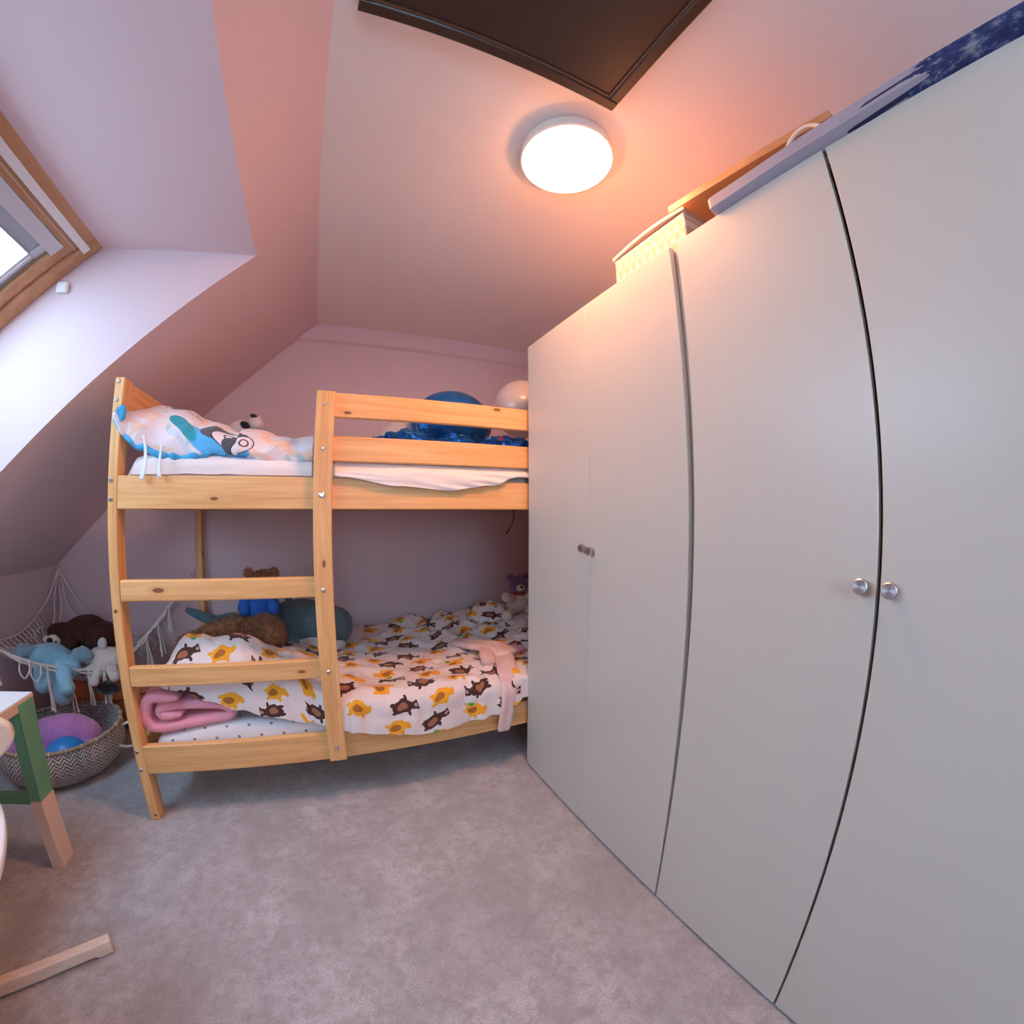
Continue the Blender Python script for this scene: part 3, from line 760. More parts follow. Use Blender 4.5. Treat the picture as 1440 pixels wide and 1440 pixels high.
def fur_on(mb, count, length, seed, droop=.3):
    """thin tapering strands standing on a surface"""
    rnd = random.Random(seed); out = MB(); F = [f for f in mb.f if len(f) == 4]
    cen = sum((Vector(v) for v in mb.v), Vector())/len(mb.v)
    for _ in range(count):
        f = F[rnd.randrange(len(F))]; a, b, c, d = (Vector(mb.v[i]) for i in f); u, v = rnd.random(), rnd.random()
        p = a.lerp(b, u).lerp(d.lerp(c, u), v); n = (b-a).cross(d-a)
        if n.length < 1e-12: continue
        n.normalize()
        if n.dot(p-cen) < 0: n = -n
        dirv = (n+Vector((rnd.uniform(-1, 1), rnd.uniform(-1, 1), rnd.uniform(-1, 1)))*.8).normalized()
        t = dirv.cross(Vector((rnd.uniform(-1, 1), rnd.uniform(-1, 1), .3))).normalized()*length*.10
        q = p+dirv*length*.6; e = q+(dirv+Vector((rnd.uniform(-1, 1), rnd.uniform(-1, 1), rnd.uniform(-1, 1)-droop))*.7)*length*.5
        k = len(out.v); out.v += [tuple(p-t-n*.002), tuple(p+t-n*.002), tuple(q+t*.7), tuple(q-t*.7), tuple(e)]; out.f += [(k, k+1, k+2, k+3), (k+3, k+2, k+4)]
    return out
BLACKP = plain('black_bead', (.012, .011, .012), .25, 0, .6)

# brown curly teddy in a blue shirt on the lower bunk
BRF = plush('brown_curly_fur', (.33, .15, .075), .35, 45, .9, 120, .15)
td = thing('teddy_bear', 'shaggy brown teddy bear in a blue shirt on the bear duvet', 'soft toy', (-.38, 1.93, .53))
def furry(name, mb, mat, par, cnt, ln, seed):
    o = obj(name, mb, mat, par, smooth=True)
    f = obj('fur', fur_on(mb, cnt, ln, seed), mat, o); f['kind'] = 'stuff'; return o
furry('leg', limb([(-.40, 1.97, .605), (-.50, 1.92, .600), (-.60, 1.875, .570), (-.66, 1.85, .548)], [.055, .050, .040, .042], 16), BRF, td, 2600, .018, 1)
furry('leg', limb([(-.38, 1.95, .600), (-.32, 1.91, .605), (-.29, 1.885, .606)], [.060, .062, .066], 10), BRF, td, 2600, .018, 2)
furry('foot', ell((-.272, 1.850, .598), (.058, .030, .062), (0, 0, .35), n=.05), BRF, td, 1700, .016, 3)
SHIRT = plain('blue_cotton_shirt', (.020, .105, .42), .75, 0, .2, .2, 30, .5, 90)
sh = obj('shirt', MB().lathe([(.062, .640), (.076, .650), (.080, .680), (.074, .720), (.058, .760), (.030, .780), (0, .782)], (-.335, 1.985, 0), 'z', 24), SHIRT, td, smooth=True)
obj('sleeve', limb([(-.385, 1.955, .735), (-.398, 1.935, .705), (-.392, 1.920, .682)], [.030, .031, .028], 8), SHIRT, td, smooth=True)
obj('sleeve', limb([(-.285, 1.955, .735), (-.268, 1.935, .705), (-.266, 1.920, .682)], [.030, .031, .028], 8), SHIRT, td, smooth=True)
furry('head', ell((-.315, 1.985, .795), (.066, .064, .060), n=.05), BRF, td, 1500, .014, 5)
for dx in (-.058, .058): furry('ear', ell((-.322+dx, 1.985, .845), (.024, .014, .024), n=.05), BRF, td, 250, .010, 6)
obj('muzzle', ell((-.32, 1.925, .780), (.030, .022, .024), n=.02), plush('tan_muzzle', (.40, .24, .15)), td, smooth=True)
obj('nose', ell((-.32, 1.902, .788), (.010, .007, .008), n=0), BLACKP, td, smooth=True)

# blue-grey shark
SHK = plush('blue_grey_plush', (.095, .155, .185), .25, 14, .5, 120, .2); SHW = plush('white_plush', (.68, .64, .62), .06, 20, .4, 120)
shk = thing('plush_shark', 'large blue-grey plush shark lying on the lower bunk', 'soft toy', (-.22, 2.16, .44))
def shark_body():
    m = MB(); axis = catmull([(-.66, 2.30, .56), (-.52, 2.27, .545), (-.34, 2.22, .545), (-.16, 2.16, .555), (0, 2.10, .545), (.085, 2.065, .530)], 34)
    R = [.018, .055, .098, .130, .105, .025]; rr = []
    for i in range(34):
        t = i/33*5; k = min(int(t), 4); t -= k; t = t*t*(3-2*t) if k != 4 else t**2.2; rr.append(lerp(R[k], R[k+1], t))
    return m.tube(axis, rr, 24)
obj('body', shark_body(), SHK, shk, smooth=True)
obj('belly', ell((-.085, 2.065, .478), (.145, .080, .052), (0, .05, -.34), n=.04), SHW, shk, smooth=True)
def fin(c, L, w, th, e):
    R = Euler(e).to_matrix(); m = MB()
    def fn(u, v):
        a = 2*math.pi*u; r = math.sin(math.pi*min(1, .04+.96*v)); k = (1-v)**.55 if v > .02 else .9
        return Vector(c)+R @ Vector((v*L, math.cos(a)*w*(.25+.75*k), math.sin(a)*th*(.3+.7*k)))
    return m.grid(fn, 18, 10, closeu=True)
obj('tail_fin', fin((-.585, 2.28, .535), .21, .055, .034, (0, math.radians(206), math.radians(10))), SHK, shk, smooth=True)
obj('tail_fin', fin((-.60, 2.29, .55), .13, .035, .016, (0, math.radians(150), math.radians(20))), SHK, shk, smooth=True)
obj('dorsal_fin', fin((-.20, 2.20, .62), .12, .060, .022, (0, math.radians(-115), 0)), SHK, shk, smooth=True)
obj('side_fin', fin((-.20, 2.08, .545), .20, .055, .022, (0, math.radians(48), math.radians(-110))), SHK, shk, smooth=True)
for y in (2.030, 2.165): obj('eye', ell((.040, y, .575), (.008, .008, .008), n=0), BLACKP, shk, smooth=True)

# cream and purple bear at the foot end of the lower bunk
CRM = plush('cream_plush', (.76, .66, .57), .1, 25, .5, 140); PUR = plush('purple_plush', (.17, .11, .24), .2, 25, .5, 140)
tb2 = thing('plush_bear', 'cream plush bear with a purple head at the foot of the lower bunk', 'soft toy', (1.06, 2.18, .47))
obj('body', ell((1.065, 2.17, .580), (.066, .058, .075)), CRM, tb2, smooth=True)
obj('head', ell((1.060, 2.15, .695), (.058, .054, .054)), PUR, tb2, smooth=True)
obj('muzzle', ell((1.050, 2.098, .682), (.026, .020, .020), n=.02), CRM, tb2, smooth=True)
obj('nose', ell((1.046, 2.079, .690), (.009, .006, .007), n=0), BLACKP, tb2, smooth=True)
for dx in (-.050, .050): obj('ear', ell((1.062+dx, 2.155, .738), (.023, .013, .023)), PUR, tb2, smooth=True)
for s in (-1, 1):
    obj('arm', limb([(1.065+s*.052, 2.14, .620), (1.065+s*.092, 2.11, .622), (1.065+s*.112, 2.10, .640)], [.024, .024, .026], 8), CRM, tb2, smooth=True)
    obj('leg', limb([(1.065+s*.050, 2.13, .535), (1.065+s*.100, 2.08, .530), (1.065+s*.125, 2.05, .535)], [.032, .030, .034], 8), CRM, tb2, smooth=True)
    obj('eye', ell((1.052+s*.021, 2.102, .708), (.005, .004, .005), n=0), BLACKP, tb2, smooth=True)
obj('collar', MB().tube([(1.062+.034*math.cos(a), 2.155+.034*math.sin(a), .642) for a in [2*math.pi*i/16 for i in range(16)]], .009, 8, closed=True), plain('red_ribbon', (.42, .04, .05), .7), tb2, smooth=True)

def pillow(name, c, r, mat, label, seed, e=(0, 0, 0)):
    """soft lumpy cushion with its own cloth coordinates"""
    nu, nv = 44, 24; m = MB(); m.ell(c, r, Euler(e), nu, nv, .26, 14, seed)
    uv = []
    for j in range(nv+1):
        for i in range(nu): uv.append(((i/nu)*2*math.pi*r[0]*.8, (j/nv)*math.pi*r[2]*1.4))
    return tag(obj(name, m, mat, None, smooth=True, uv=uv), label, 'cushion')
pillow('cushion', (.885, 2.20, .515), (.115, .115, .075), BEARS2, 'lumpy bear-print cushion beside the cream plush bear', 5)
pillow('cushion', (1.035, 2.03, .480), (.105, .095, .055), plain('cream_cotton', (.66, .60, .55), .85), 'small cream cushion in front of the plush bear', 8)
pillow('cushion', (1.02, 1.83, .478), (.13, .085, .045), BEARS2, 'bear-print cushion half hidden by the wardrobe edge', 12)

# pale pink pyjama top thrown across the duvet, sleeve hanging over the rail
PJ = Mat('pale_pink_jersey'); PJ.set(.85, 0, .15); PJ.color(PJ.ramp(PJ.noise(PJ.coord(), 14, 3), [(.32, (.70, .46, .46)), (.55, (.78, .60, .58)), (.7, (.80, .70, .69))])); PJ.bump(PJ.noise(PJ.coord('Object', (30, 30, 6)), 1, 3), .5, .01)
pj = thing('pyjama_top', 'pale pink pyjama top with a sleeve hanging off the lower bunk', 'clothes', (.70, 1.66, .45))
def sleeve(path, ws, th, name, seed):
    P = catmull(path, 26); m = MB()
    for i, p in enumerate(P):
        t = (P[min(i+1, 25)]-P[max(i-1, 0)]).normalized(); side = Vector((1, .25, 0)); side = (side-t*side.dot(t)).normalized(); up = t.cross(side)
        q = i/25*(len(ws)-1); k = min(int(q), len(ws)-2); w_ = lerp(ws[k], ws[k+1], q-k)
        for a in range(20):
            an = 2*math.pi*a/20; cr = 1+.16*math.sin(an*5+seed+i*.12)
            m.v.append(tuple(p+side*math.cos(an)*w_*(1+.05*math.sin(i*.9))+up*math.sin(an)*th*cr))
    for i in range(25):
        for a in range(20): m.f.append((i*20+a, i*20+(a+1) % 20, (i+1)*20+(a+1) % 20, (i+1)*20+a))
    m.f += [tuple(range(20)), tuple(range(500, 520))]
    return obj(name, m, PJ.m, pj, smooth=True)
sleeve([(.735, 1.64, .470), (.70, 1.54, .470), (.680, 1.468, .440), (.672, 1.434, .380), (.655, 1.430, .290), (.640, 1.431, .212)], [.040, .046, .046, .042, .038, .032], .010, 'sleeve', 0)
sleeve([(.60, 1.93, .458), (.66, 1.82, .475), (.72, 1.72, .482), (.76, 1.62, .472)], [.045, .065, .075, .05], .020, 'body', 1)
sleeve([(.70, 1.76, .485), (.66, 1.66, .480), (.64, 1.58, .462)], [.03, .036, .034], .015, 'sleeve', 2)
def striped():
    M = Mat('striped_sock'); M.set(.85); t = M.t; tc = M.n('TexCoord'); sx = M.n('SeparateXYZ'); M.link(tc.outputs['Object'], sx.inputs[0]); x = X(t, sx.outputs[0]); y = X(t, sx.outputs[1])
    s_ = ((x*1.0+y*.8)*260.0).sin(); c = M.mix(s_.gt(.1), (.75, .70, .72), (.55, .10, .28)); c = M.mix(s_.lt(-.55), c, (.10, .38, .55)); M.color(c); return M.m
tag(obj('sock', limb([(.735, 1.66, .463), (.80, 1.70, .462), (.845, 1.68, .462)], [.026, .030, .022], 10), striped(), None, smooth=True), 'striped pink and blue sock at the wardrobe end of the lower bunk', 'sock')

# dark cable hanging under the upper bunk
tag(obj('cable', MB().tube(catmull([(.905, 1.90, 1.145), (.912, 1.90, 1.120), (.905, 1.90, 1.075), (.885, 1.90, 1.035), (.868, 1.90, 1.012)], 16), [.0028]*12+[.0042]*4, 6), plain('black_cable', (.02, .018, .018), .5), None, smooth=True), 'thin black cable dangling below the upper bunk', 'cable')

# white dog-like plush on the upper bunk
pn = thing('plush_dog', 'white plush dog with black patches lying on the upper bunk', 'soft toy', (-.42, 2.06, 1.33))
obj('body', ell((-.50, 2.12, 1.420), (.12, .085, .085)), SHW, pn, smooth=True)
obj('head', ell((-.435, 2.06, 1.505), (.066, .055, .050)), SHW, pn, smooth=True)
obj('muzzle', ell((-.362, 2.035, 1.540), (.036, .030, .034), (0, .3, 0)), SHW, pn, smooth=True)
obj('nose', ell((-.372, 2.022, 1.570), (.020, .014, .010), (0, .25, 0)), BLACKP, pn, smooth=True)
obj('eye_patch', ell((-.408, 2.010, 1.523), (.026, .012, .017), (0, .5, .3)), plush('black_plush', (.016, .014, .015)), pn, smooth=True)
obj('ear', ell((-.36, 2.03, 1.500), (.045, .020, .010), (0, .25, .2)), plush('black_plush', (.016, .014, .015)), pn, smooth=True)
obj('ear', ell((-.45, 2.10, 1.545), (.034, .020, .014), (0, -.3, 0)), plush('black_plush', (.016, .014, .015)), pn, smooth=True)

# ---- balloons on the upper bunk
FOIL = Mat('blue_foil'); FOIL.set(.22, .6); FOIL.color((.015, .16, .52)); FOIL.bump(FOIL.noise(FOIL.coord(), 26, 4, .6, 1.0), .35, .02)
PEARL = Mat('pearl_latex'); PEARL.set(.32, 0, .5, .2, .3); PEARL.color((.56, .50, .48)); PEARL.b.inputs['Subsurface Weight'].default_value = .0
def balloon(name, c, r, mat, label, foil=False):
    t = thing(name, label, 'balloon', (c[0], c[1], c[2]-r[2]))
    m = MB(); nu, nv = 48, 30
    for j in range(nv+1):
        th = math.pi*j/nv
        for i in range(nu):
            ph = 2*math.pi*i/nu; k = 1.0
            if foil and th > 1.35: k += .045*math.sin(ph*15+2*math.sin(ph*3))*min(1, (th-1.35)*2.2)
            taper = 1-.10*max(0, -math.cos(th)) if not foil else 1
            m.v.append((c[0]+r[0]*k*math.sin(th)*math.cos(ph)*taper, c[1]+r[1]*k*math.sin(th)*math.sin(ph)*taper, c[2]+r[2]*math.cos(th)))
    for j in range(nv):
        for i in range(nu): m.f.append((j*nu+i, j*nu+nu+i, j*nu+nu+(i+1) % nu, j*nu+(i+1) % nu))
    obj('skin', m, mat, t, smooth=True)
    z = c[2]-r[2]
    obj('knot', MB().lathe([(0, .006), (.006, .004), (.004, -.002), (.010, -.012), (0, -.012)], (c[0], c[1]+r[1]*.2, z), 'z', 12), mat, t, smooth=True)
    return t
balloon('balloon', (.535, 1.78, 1.532), (.185, .15, .150), FOIL.m, 'big round blue foil balloon behind the guard rails', True)
balloon('balloon', (.905, 1.80, 1.640), (.140, .140, .150), PEARL.m, 'pearl white balloon rising above the guard rail beside the wardrobe')
balloon('balloon', (.335, 1.96, 1.452), (.118, .110, .118), PEARL.m, 'pearl white balloon low behind the crumpled blue foil')
def crumple(c, r, seed):
    m = MB(); nu, nv = 40, 20
    for j in range(nv+1):
        th = math.pi*j/nv
        for i in range(nu):
            ph = 2*math.pi*i/nu; d = Vector((math.sin(th)*math.cos(ph), math.sin(th)*math.sin(ph), math.cos(th)))
            k = .85+.40*abs(noise.noise(d*2.6+Vector((seed, 0, 0))))+.22*noise.noise(d*6+Vector((0, seed, 0)))
            m.v.append((c[0]+r[0]*d.x*k, c[1]+r[1]*d.y*k, max(c[2]+r[2]*d.z*k, 1.318)))
    for j in range(nv):
        for i in range(nu): m.f.append((j*nu+i, j*nu+nu+i, j*nu+nu+(i+1) % nu, j*nu+(i+1) % nu))
    return m
tag(obj('foil_balloon', crumple((.29, 1.605, 1.372), (.150, .075, .075), 2), FOIL.m), 'crumpled blue foil balloon in front of the low white balloon', 'balloon')
tag(obj('foil_balloon', crumple((.50, 1.575, 1.365), (.10, .055, .075), 6), FOIL.m), 'crumpled blue foil balloon below the round blue balloon', 'balloon')
fb = tag(obj('foil_balloon', crumple((.735, 1.590, 1.375), (.155, .070, .082), 11), FOIL.m), 'crumpled blue foil balloon with a red dot near the wardrobe', 'balloon')
obj('red_dot', ell((.672, 1.520, 1.425), (.010, .006, .010), n=0), plain('red_dot', (.60, .04, .06), .4), fb, smooth=True)

# ================================================================== TOY HAMMOCK IN THE CORNER
ham = thing('toy_hammock', 'white rope net hammock full of soft toys in the corner', 'hammock', (-1.3, 2.15, .40))
HA, HBp, HC = Vector((-1.588, 2.476, .812)), Vector((-.790, 2.445, .800)), Vector((-1.590, 1.50, .80))
AC = catmull([HA, (-1.592, 2.37, .672), (-1.594, 2.24, .590), (-1.594, 2.11, .545), (-1.594, 1.93, .560), (-1.594, 1.72, .65), HC], 41)
AB = catmull([HA, (-1.52, 2.482, .690), (-1.44, 2.484, .575), (-1.25, 2.484, .46), (-1.10, 2.482, .455), (-.93, 2.47, .600), HBp], 41)
FR = catmull([HC, (-1.42, 1.75, .573), (-1.317, 1.866, .475), (-1.20, 2.0, .405), (-1.098, 2.11, .392), (-.975, 2.247, .509), (-.886, 2.347, .635), HBp], 41)
def pick(L, t):
    t = max(0, min(1, t))*(len(L)-1); i = min(int(t), len(L)-2); return L[i].lerp(L[i+1], t-i)
def net(u, v):
    v = max(.03, min(.97, v))
    a, b = pick(AC, u), pick(AB, u); p = a.lerp(b, v); c0 = pick(AC, 1).lerp(pick(AB, 1), v)
    return p+(pick(FR, v)-c0)*u**2.2-Vector((0, 0, .10*math.sin(math.pi*v)*math.sin(math.pi*min(1, u*1.1))))
R0 = .0040
for L in (AC, AB, FR): obj('edge_rope', MB().tube(L, .0052, 6), ROPE, ham, smooth=True)
NS = 9
for k in range(1, NS):
    v0 = k/NS; t0 = 0 if k in (2, 4, 7) else 7
    obj('net_strand', MB().tube([net(t/22, v0+.06*math.sin(t*1.1+k)) for t in range(t0, 23)], R0, 5), ROPE, ham, smooth=True)
for k in range(5, 13):
    u0 = k/13
    obj('net_strand', MB().tube([net(u0+.035*math.sin(t*2.1), t/22) for t in range(23)], R0, 5), ROPE, ham, smooth=True)
for p, q in ((HA, (0, 0, .02)), (HBp, (0, .02, .02)), (HC, (0, 0, .02))):
    obj('ring_knot', MB().tube([p+Vector((.012*math.cos(a), .004, .012*math.sin(a))) for a in [2*math.pi*i/12 for i in range(12)]], .004, 6, closed=True), ROPE, ham, smooth=True)
for k, t in enumerate([.17+.034*i for i in range(19)]):          # short rungs between wall edge and inner strand
    p = pick(AC, t+.1); q = net(t+.13, .13); obj('net_rung', MB().tube([p, p.lerp(q, .5)-Vector((0, 0, .004)), q], .003, 5), ROPE, ham, smooth=True)
rnd = random.Random(3)
def tassel(t, n, L, spread=.012):
    p = pick(FR, t)
    for i in range(n):
        dx, dy = rnd.uniform(-1, 1)*spread, rnd.uniform(-1, 1)*spread; l = L*rnd.uniform(.85, 1.05)
        path = catmull([p, p+Vector((dx*.6, dy*.6-.006, -l*.35)), p+Vector((dx, dy, -l*.7)), p+Vector((dx*1.5, dy*1.4, -l))], 9)
        m = MB().tube(path, [.0040]*7+[.0044, .0052], 5); m.ell(path[-1]-Vector((0, 0, .004)), (.0062, .0062, .011), nu=7, nv=5); obj('tassel', m, ROPE, ham, smooth=True)
for t, n, L in ((.13, 2, .17), (.30, 2, .22), (.37, 2, .20), (.44, 2, .17), (.51, 4, .155), (.60, 3, .12), (.70, 3, .15), (.77, 4, .17), (.845, 4, .15)): tassel(t, n, L)
for t in (.20, .245):                                              # loops of slack cord
    p = pick(FR, t); obj('slack_loop', MB().tube(catmull([p, p+Vector((-.01, -.005, -.05)), p+Vector((.01, -.006, -.085)), p+Vector((.035, 0, -.05)), p+Vector((.03, .01, -.01))], 14), .0036, 6), ROPE, ham, smooth=True)
frw = [pick(FR, i/60)+Vector((.006*math.sin(i*1.7), -.004, .010*math.sin(i*.9)-.006)) for i in range(4, 58)]
obj('edge_rope', MB().tube(frw, .0038, 6), ROPE, ham, smooth=True)

# toys lying in the net
SKYB = plush('sky_blue_plush', (.28, .58, .73), .16, 12, .5, 130); SKYD = plush('grey_blue_plush', (.26, .40, .48), .16, 12, .5, 130)
el = thing('plush_elephant', 'sky blue plush elephant lying in the hammock', 'soft toy', (-1.36, 2.02, .36))
obj('body', ell((-1.395, 2.05, .440), (.115, .095, .072), (.1, .35, .4)), SKYB, el, smooth=True)
obj('head', ell((-1.285, 1.985, .425), (.066, .060, .058)), SKYB, el, smooth=True)
obj('trunk', limb([(-1.27, 1.94, .425), (-1.25, 1.905, .405), (-1.235, 1.885, .380), (-1.225, 1.880, .360)], [.038, .034, .032, .034], 12), SKYB, el, smooth=True)
obj('ear', ell((-1.225, 2.03, .468), (.048, .018, .040), (.2, .3, .5)), SKYD, el, smooth=True)
obj('ear', ell((-1.345, 1.945, .400), (.045, .018, .052), (.2, -.4, .2)), SKYD, el, smooth=True)
obj('leg', limb([(-1.44, 2.02, .470), (-1.475, 1.985, .500), (-1.490, 1.96, .500)], [.036, .033, .034], 8), SKYD, el, smooth=True)
obj('leg', limb([(-1.40, 1.99, .420), (-1.375, 1.935, .385), (-1.355, 1.91, .365)], [.045, .042, .042], 8), SKYB, el, smooth=True)
obj('leg', limb([(-1.33, 1.97, .380), (-1.29, 1.925, .335), (-1.265, 1.91, .305)], [.045, .042, .040], 8), SKYD, el, smooth=True)
DKB = plush('dark_brown_plush', (.065, .024, .017), .3, 20, .6, 130, .08)
mk = thing('plush_monkey', 'dark brown plush monkey on top of the hammock pile', 'soft toy', (-1.30, 2.22, .45))
obj('body', ell((-1.305, 2.22, .530), (.125, .085, .082), (0, -.1, .15), n=.12, seed=3), DKB, mk, smooth=True)
obj('back', ell((-1.205, 2.20, .505), (.085, .075, .078), n=.12, seed=6), DKB, mk, smooth=True)
obj('head', ell((-1.405, 2.170, .530), (.072, .064, .056), (0, .25, 0)), DKB, mk, smooth=True)
obj('face', ell((-1.412, 2.108, .512), (.036, .020, .030), (0, .3, 0)), CRM, mk, smooth=True)
obj('face_mask', ell((-1.420, 2.092, .516), (.018, .010, .016), (0, .3, 0)), DKB, mk, smooth=True)
obj('ear', ell((-1.468, 2.135, .512), (.020, .012, .018)), CRM, mk, smooth=True)
for dx in (.0, .03): obj('eye', ell((-1.416+dx, 2.084, .514), (.005, .004, .006), n=0), BLACKP, mk, smooth=True)
obj('arm', limb([(-1.33, 2.14, .500), (-1.385, 2.10, .440), (-1.36, 2.085, .405)], [.040, .034, .032], 8), DKB, mk, smooth=True)
obj('foot', ell((-1.235, 2.085, .445), (.026, .024, .052), (0, -.35, .2)), SHW, mk, smooth=True)
obj('foot', ell((-1.155, 2.10, .500), (.022, .020, .030), (0, .2, 0)), SHW, mk, smooth=True)
lm_ = thing('plush_lamb', 'cream plush lamb squeezed between the monkey and the bed post', 'soft toy', (-1.15, 2.16, .36))
obj('body', ell((-1.155, 2.12, .420), (.090, .070, .060), (0, .1, 0), n=.1, seed=2), CRM, lm_, smooth=True)
obj('head', ell((-1.195, 2.06, .375), (.048, .042, .038)), CRM, lm_, smooth=True)
obj('leg', limb([(-1.12, 2.09, .385), (-1.09, 2.05, .365), (-1.075, 2.03, .36)], [.030, .026, .026], 8), CRM, lm_, smooth=True)
obj('leg', limb([(-1.17, 2.06, .395), (-1.175, 2.02, .355), (-1.165, 2.0, .345)], [.026, .022, .022], 8), CRM, lm_, smooth=True)
TPK = plush('dusty_pink_plush', (.42, .29, .27), .12, 20, .5, 140)
bn = thing('plush_rabbit', 'dusty pink plush rabbit in the hammock behind the bed post', 'soft toy', (-1.02, 2.29, .37))
obj('body', ell((-1.02, 2.31, .430), (.070, .060, .066)), TPK, bn, smooth=True)
obj('head', ell((-1.075, 2.255, .455), (.040, .036, .036)), TPK, bn, smooth=True)
obj('ear', limb([(-1.06, 2.27, .485), (-1.01, 2.28, .505), (-.965, 2.285, .515)], [.014, .018, .012], 8), TPK, bn, smooth=True)
obj('muzzle', ell((-1.085, 2.222, .448), (.016, .012, .013), n=.02), SHW, bn, smooth=True)
for dx in (-.014, .014): obj('eye', ell((-1.078+dx, 2.221, .466), (.0045, .004, .0045), n=0), BLACKP, bn, smooth=True)
bt = thing('plush_bat', 'small black plush toy hanging low in the hammock', 'soft toy', (-1.13, 2.03, .27))
obj('body', ell((-1.135, 2.045, .300), (.050, .036, .034)), plush('black_plush', (.016, .014, .015)), bt, smooth=True)
obj('wing', ell((-1.095, 2.03, .305), (.035, .012, .026), (0, .4, 0)), plush('black_plush', (.016, .014, .015)), bt, smooth=True)

# ---- rust coloured bean bag below the hammock
RUST = plain('rust_suede', (.72, .23, .09), .75, 0, .2, .2, 6, .3, 40, .3)
bb = thing('bean_bag', 'rust orange bean bag under the rope hammock', 'bean bag', (-1.27, 2.21, 0))
def bag():
    m = MB()
    def fn(u, v):
        a = 2*math.pi*u; th = math.pi*v; sx, sy = math.sin(th)**.42, -math.cos(th)
        k = 1+.05*nz(math.cos(a)*2, math.sin(a)*2, v*4)+.02*math.sin(a*6)*math.sin(th)
        x = -1.265+.330*sx*math.cos(a)*k; y = 2.335+.165*sx*math.sin(a)*k
        z = .140+(.125 if sy > 0 else .138)*(abs(sy)**.75)*(1 if sy > 0 else -1)+.012*nz(x*7, y*7, 2)
        return (max(XK+.012, x), min(YF-.012, y), max(.001, z))
    return m.grid(fn, 44, 24, closeu=True)
obj('bag', bag(), RUST, bb, smooth=True)
obj('seam', MB().tube([(-1.265+.30*math.cos(a), 2.325-.165*abs(math.sin(a)), .19+.02*math.cos(a*2)) for a in [math.pi*1.12+math.pi*.76*i/24 for i in range(25)]], .004, 6), plain('rust_piping', (.18, .05, .025), .7), bb, smooth=True)

# ================================================================== WOVEN BASKET
def weave():
    M = Mat('chevron_seagrass'); M.set(.85, 0, .15); t = M.t
    uvn = M.n('UVMap'); sx = M.n('SeparateXYZ'); M.link(uvn.outputs[0], sx.inputs[0]); u = X(t, sx.outputs[0]); v = X(t, sx.outputs[1])
    a = ((u/.044)-(u/.044).floor()-.5).abs()*.044
    s_ = ((v+a*1.2)*(2*math.pi/.0185)).sin()
    c = M.mix(s_.gt(-.1), (.30, .25, .21), (.90, .88, .88)); c = M.mix(X(t, M.noise(uvn.outputs[0], 60, 3))*.5, c, (.34, .28, .24))
    M.color(c); M.bump(s_.k, .8, .004); return M.m
WEAVE = weave(); RIM = plain('seagrass_rim', (.42, .30, .20), .8, 0, .2, .2, 40, .5, 200)
bk = thing('woven_basket', 'round woven basket with white chevrons on the carpet', 'basket', (-1.290, 1.869, 0))
BC = Vector((-1.290, 1.869, 0))
prof = [(.0, .006), (.165, .004), (.200, .010), (.235, .035), (.258, .075), (.268, .115), (.268, .155), (.264, .180), (.262, .192)]
def bwall(r_off, p):
    m = MB(); nu = 64; P = catmull([(a, 0, b) for a, b in p], 30); uv = []; L = 0
    for i in range(nu+1):
        a = 2*math.pi*i/nu; L = 0
        for j, q in enumerate(P):
            if j: L += (P[j]-P[j-1]).length
            dent = 1+.016*math.sin(a*3+1)*min(1, q.z/.1)*(1 if q.z < .2 else .75)
            r = max(0, q.x+(r_off if q.x > .1 else 0))*dent
            m.v.append((BC.x+r*math.cos(a), BC.y+r*math.sin(a), q.z+(.006 if r_off < 0 else 0)+.006*math.sin(a*2)*(q.z/.19))); uv.append((a*.28, L))
    n = len(P)
    for i in range(nu):
        for j in range(n-1): m.f.append((i*n+j, (i+1)*n+j, (i+1)*n+j+1, i*n+j+1))
    return m, uv
for nm, off in (('wall', 0), ('lining', -.008)):
    m, uv = bwall(off, prof); obj(nm, m, WEAVE, bk, smooth=True, uv=uv)
obj('rim', MB().tube([(BC.x+.260*math.cos(a)*(1+.012*math.sin(a*3+1)), BC.y+.260*math.sin(a)*(1+.012*math.sin(a*3+1)), .194+.006*math.sin(a*2)) for a in [2*math.pi*i/64 for i in range(64)]], .0085, 8, closed=True), RIM, bk, smooth=True)
for k in range(26):
    a = 2*math.pi*k/26; c = Vector((BC.x+.260*math.cos(a)*(1+.012*math.sin(a*3+1)), BC.y+.260*math.sin(a)*(1+.012*math.sin(a*3+1)), .194+.006*math.sin(a*2)))
    rd = Vector((math.cos(a), math.sin(a), 0))
    obj('stitch', MB().tube([c+rd*.0092*math.cos(b)+Vector((0, 0, .0092*math.sin(b))) for b in [2*math.pi*i/10 for i in range(10)]], .0016, 5, closed=True), ROPE, bk)
obj('handle', MB().tube(catmull([(-1.034, 1.925, .165), (-.985, 1.955, .175), (-.945, 1.985, .155), (-.945, 1.96, .10), (-.985, 1.90, .075), (-1.027, 1.855, .105)], 22), .0062, 7), ROPE, bk, smooth=True)
obj('handle', MB().tube(catmull([(-1.53, 1.78, .165), (-1.57, 1.76, .16), (-1.585, 1.82, .14), (-1.57, 1.89, .155), (-1.54, 1.91, .165)], 18), .0062, 7), ROPE, bk, smooth=True)
PURP = plush('orchid_plush', (.52, .23, .54), .18, 14, .5, 130)
wp = thing('plush_whale', 'orchid purple plush toy slumped inside the woven basket', 'soft toy', (-1.295, 1.901, 0.010))
obj('body', limb([(-1.455, 1.781, 0.100), (-1.365, 1.841, 0.140), (-1.255, 1.886, 0.150), (-1.175, 1.896, 0.115)], [.080, .090, .090, .076], 16, 20), PURP, wp, smooth=True)
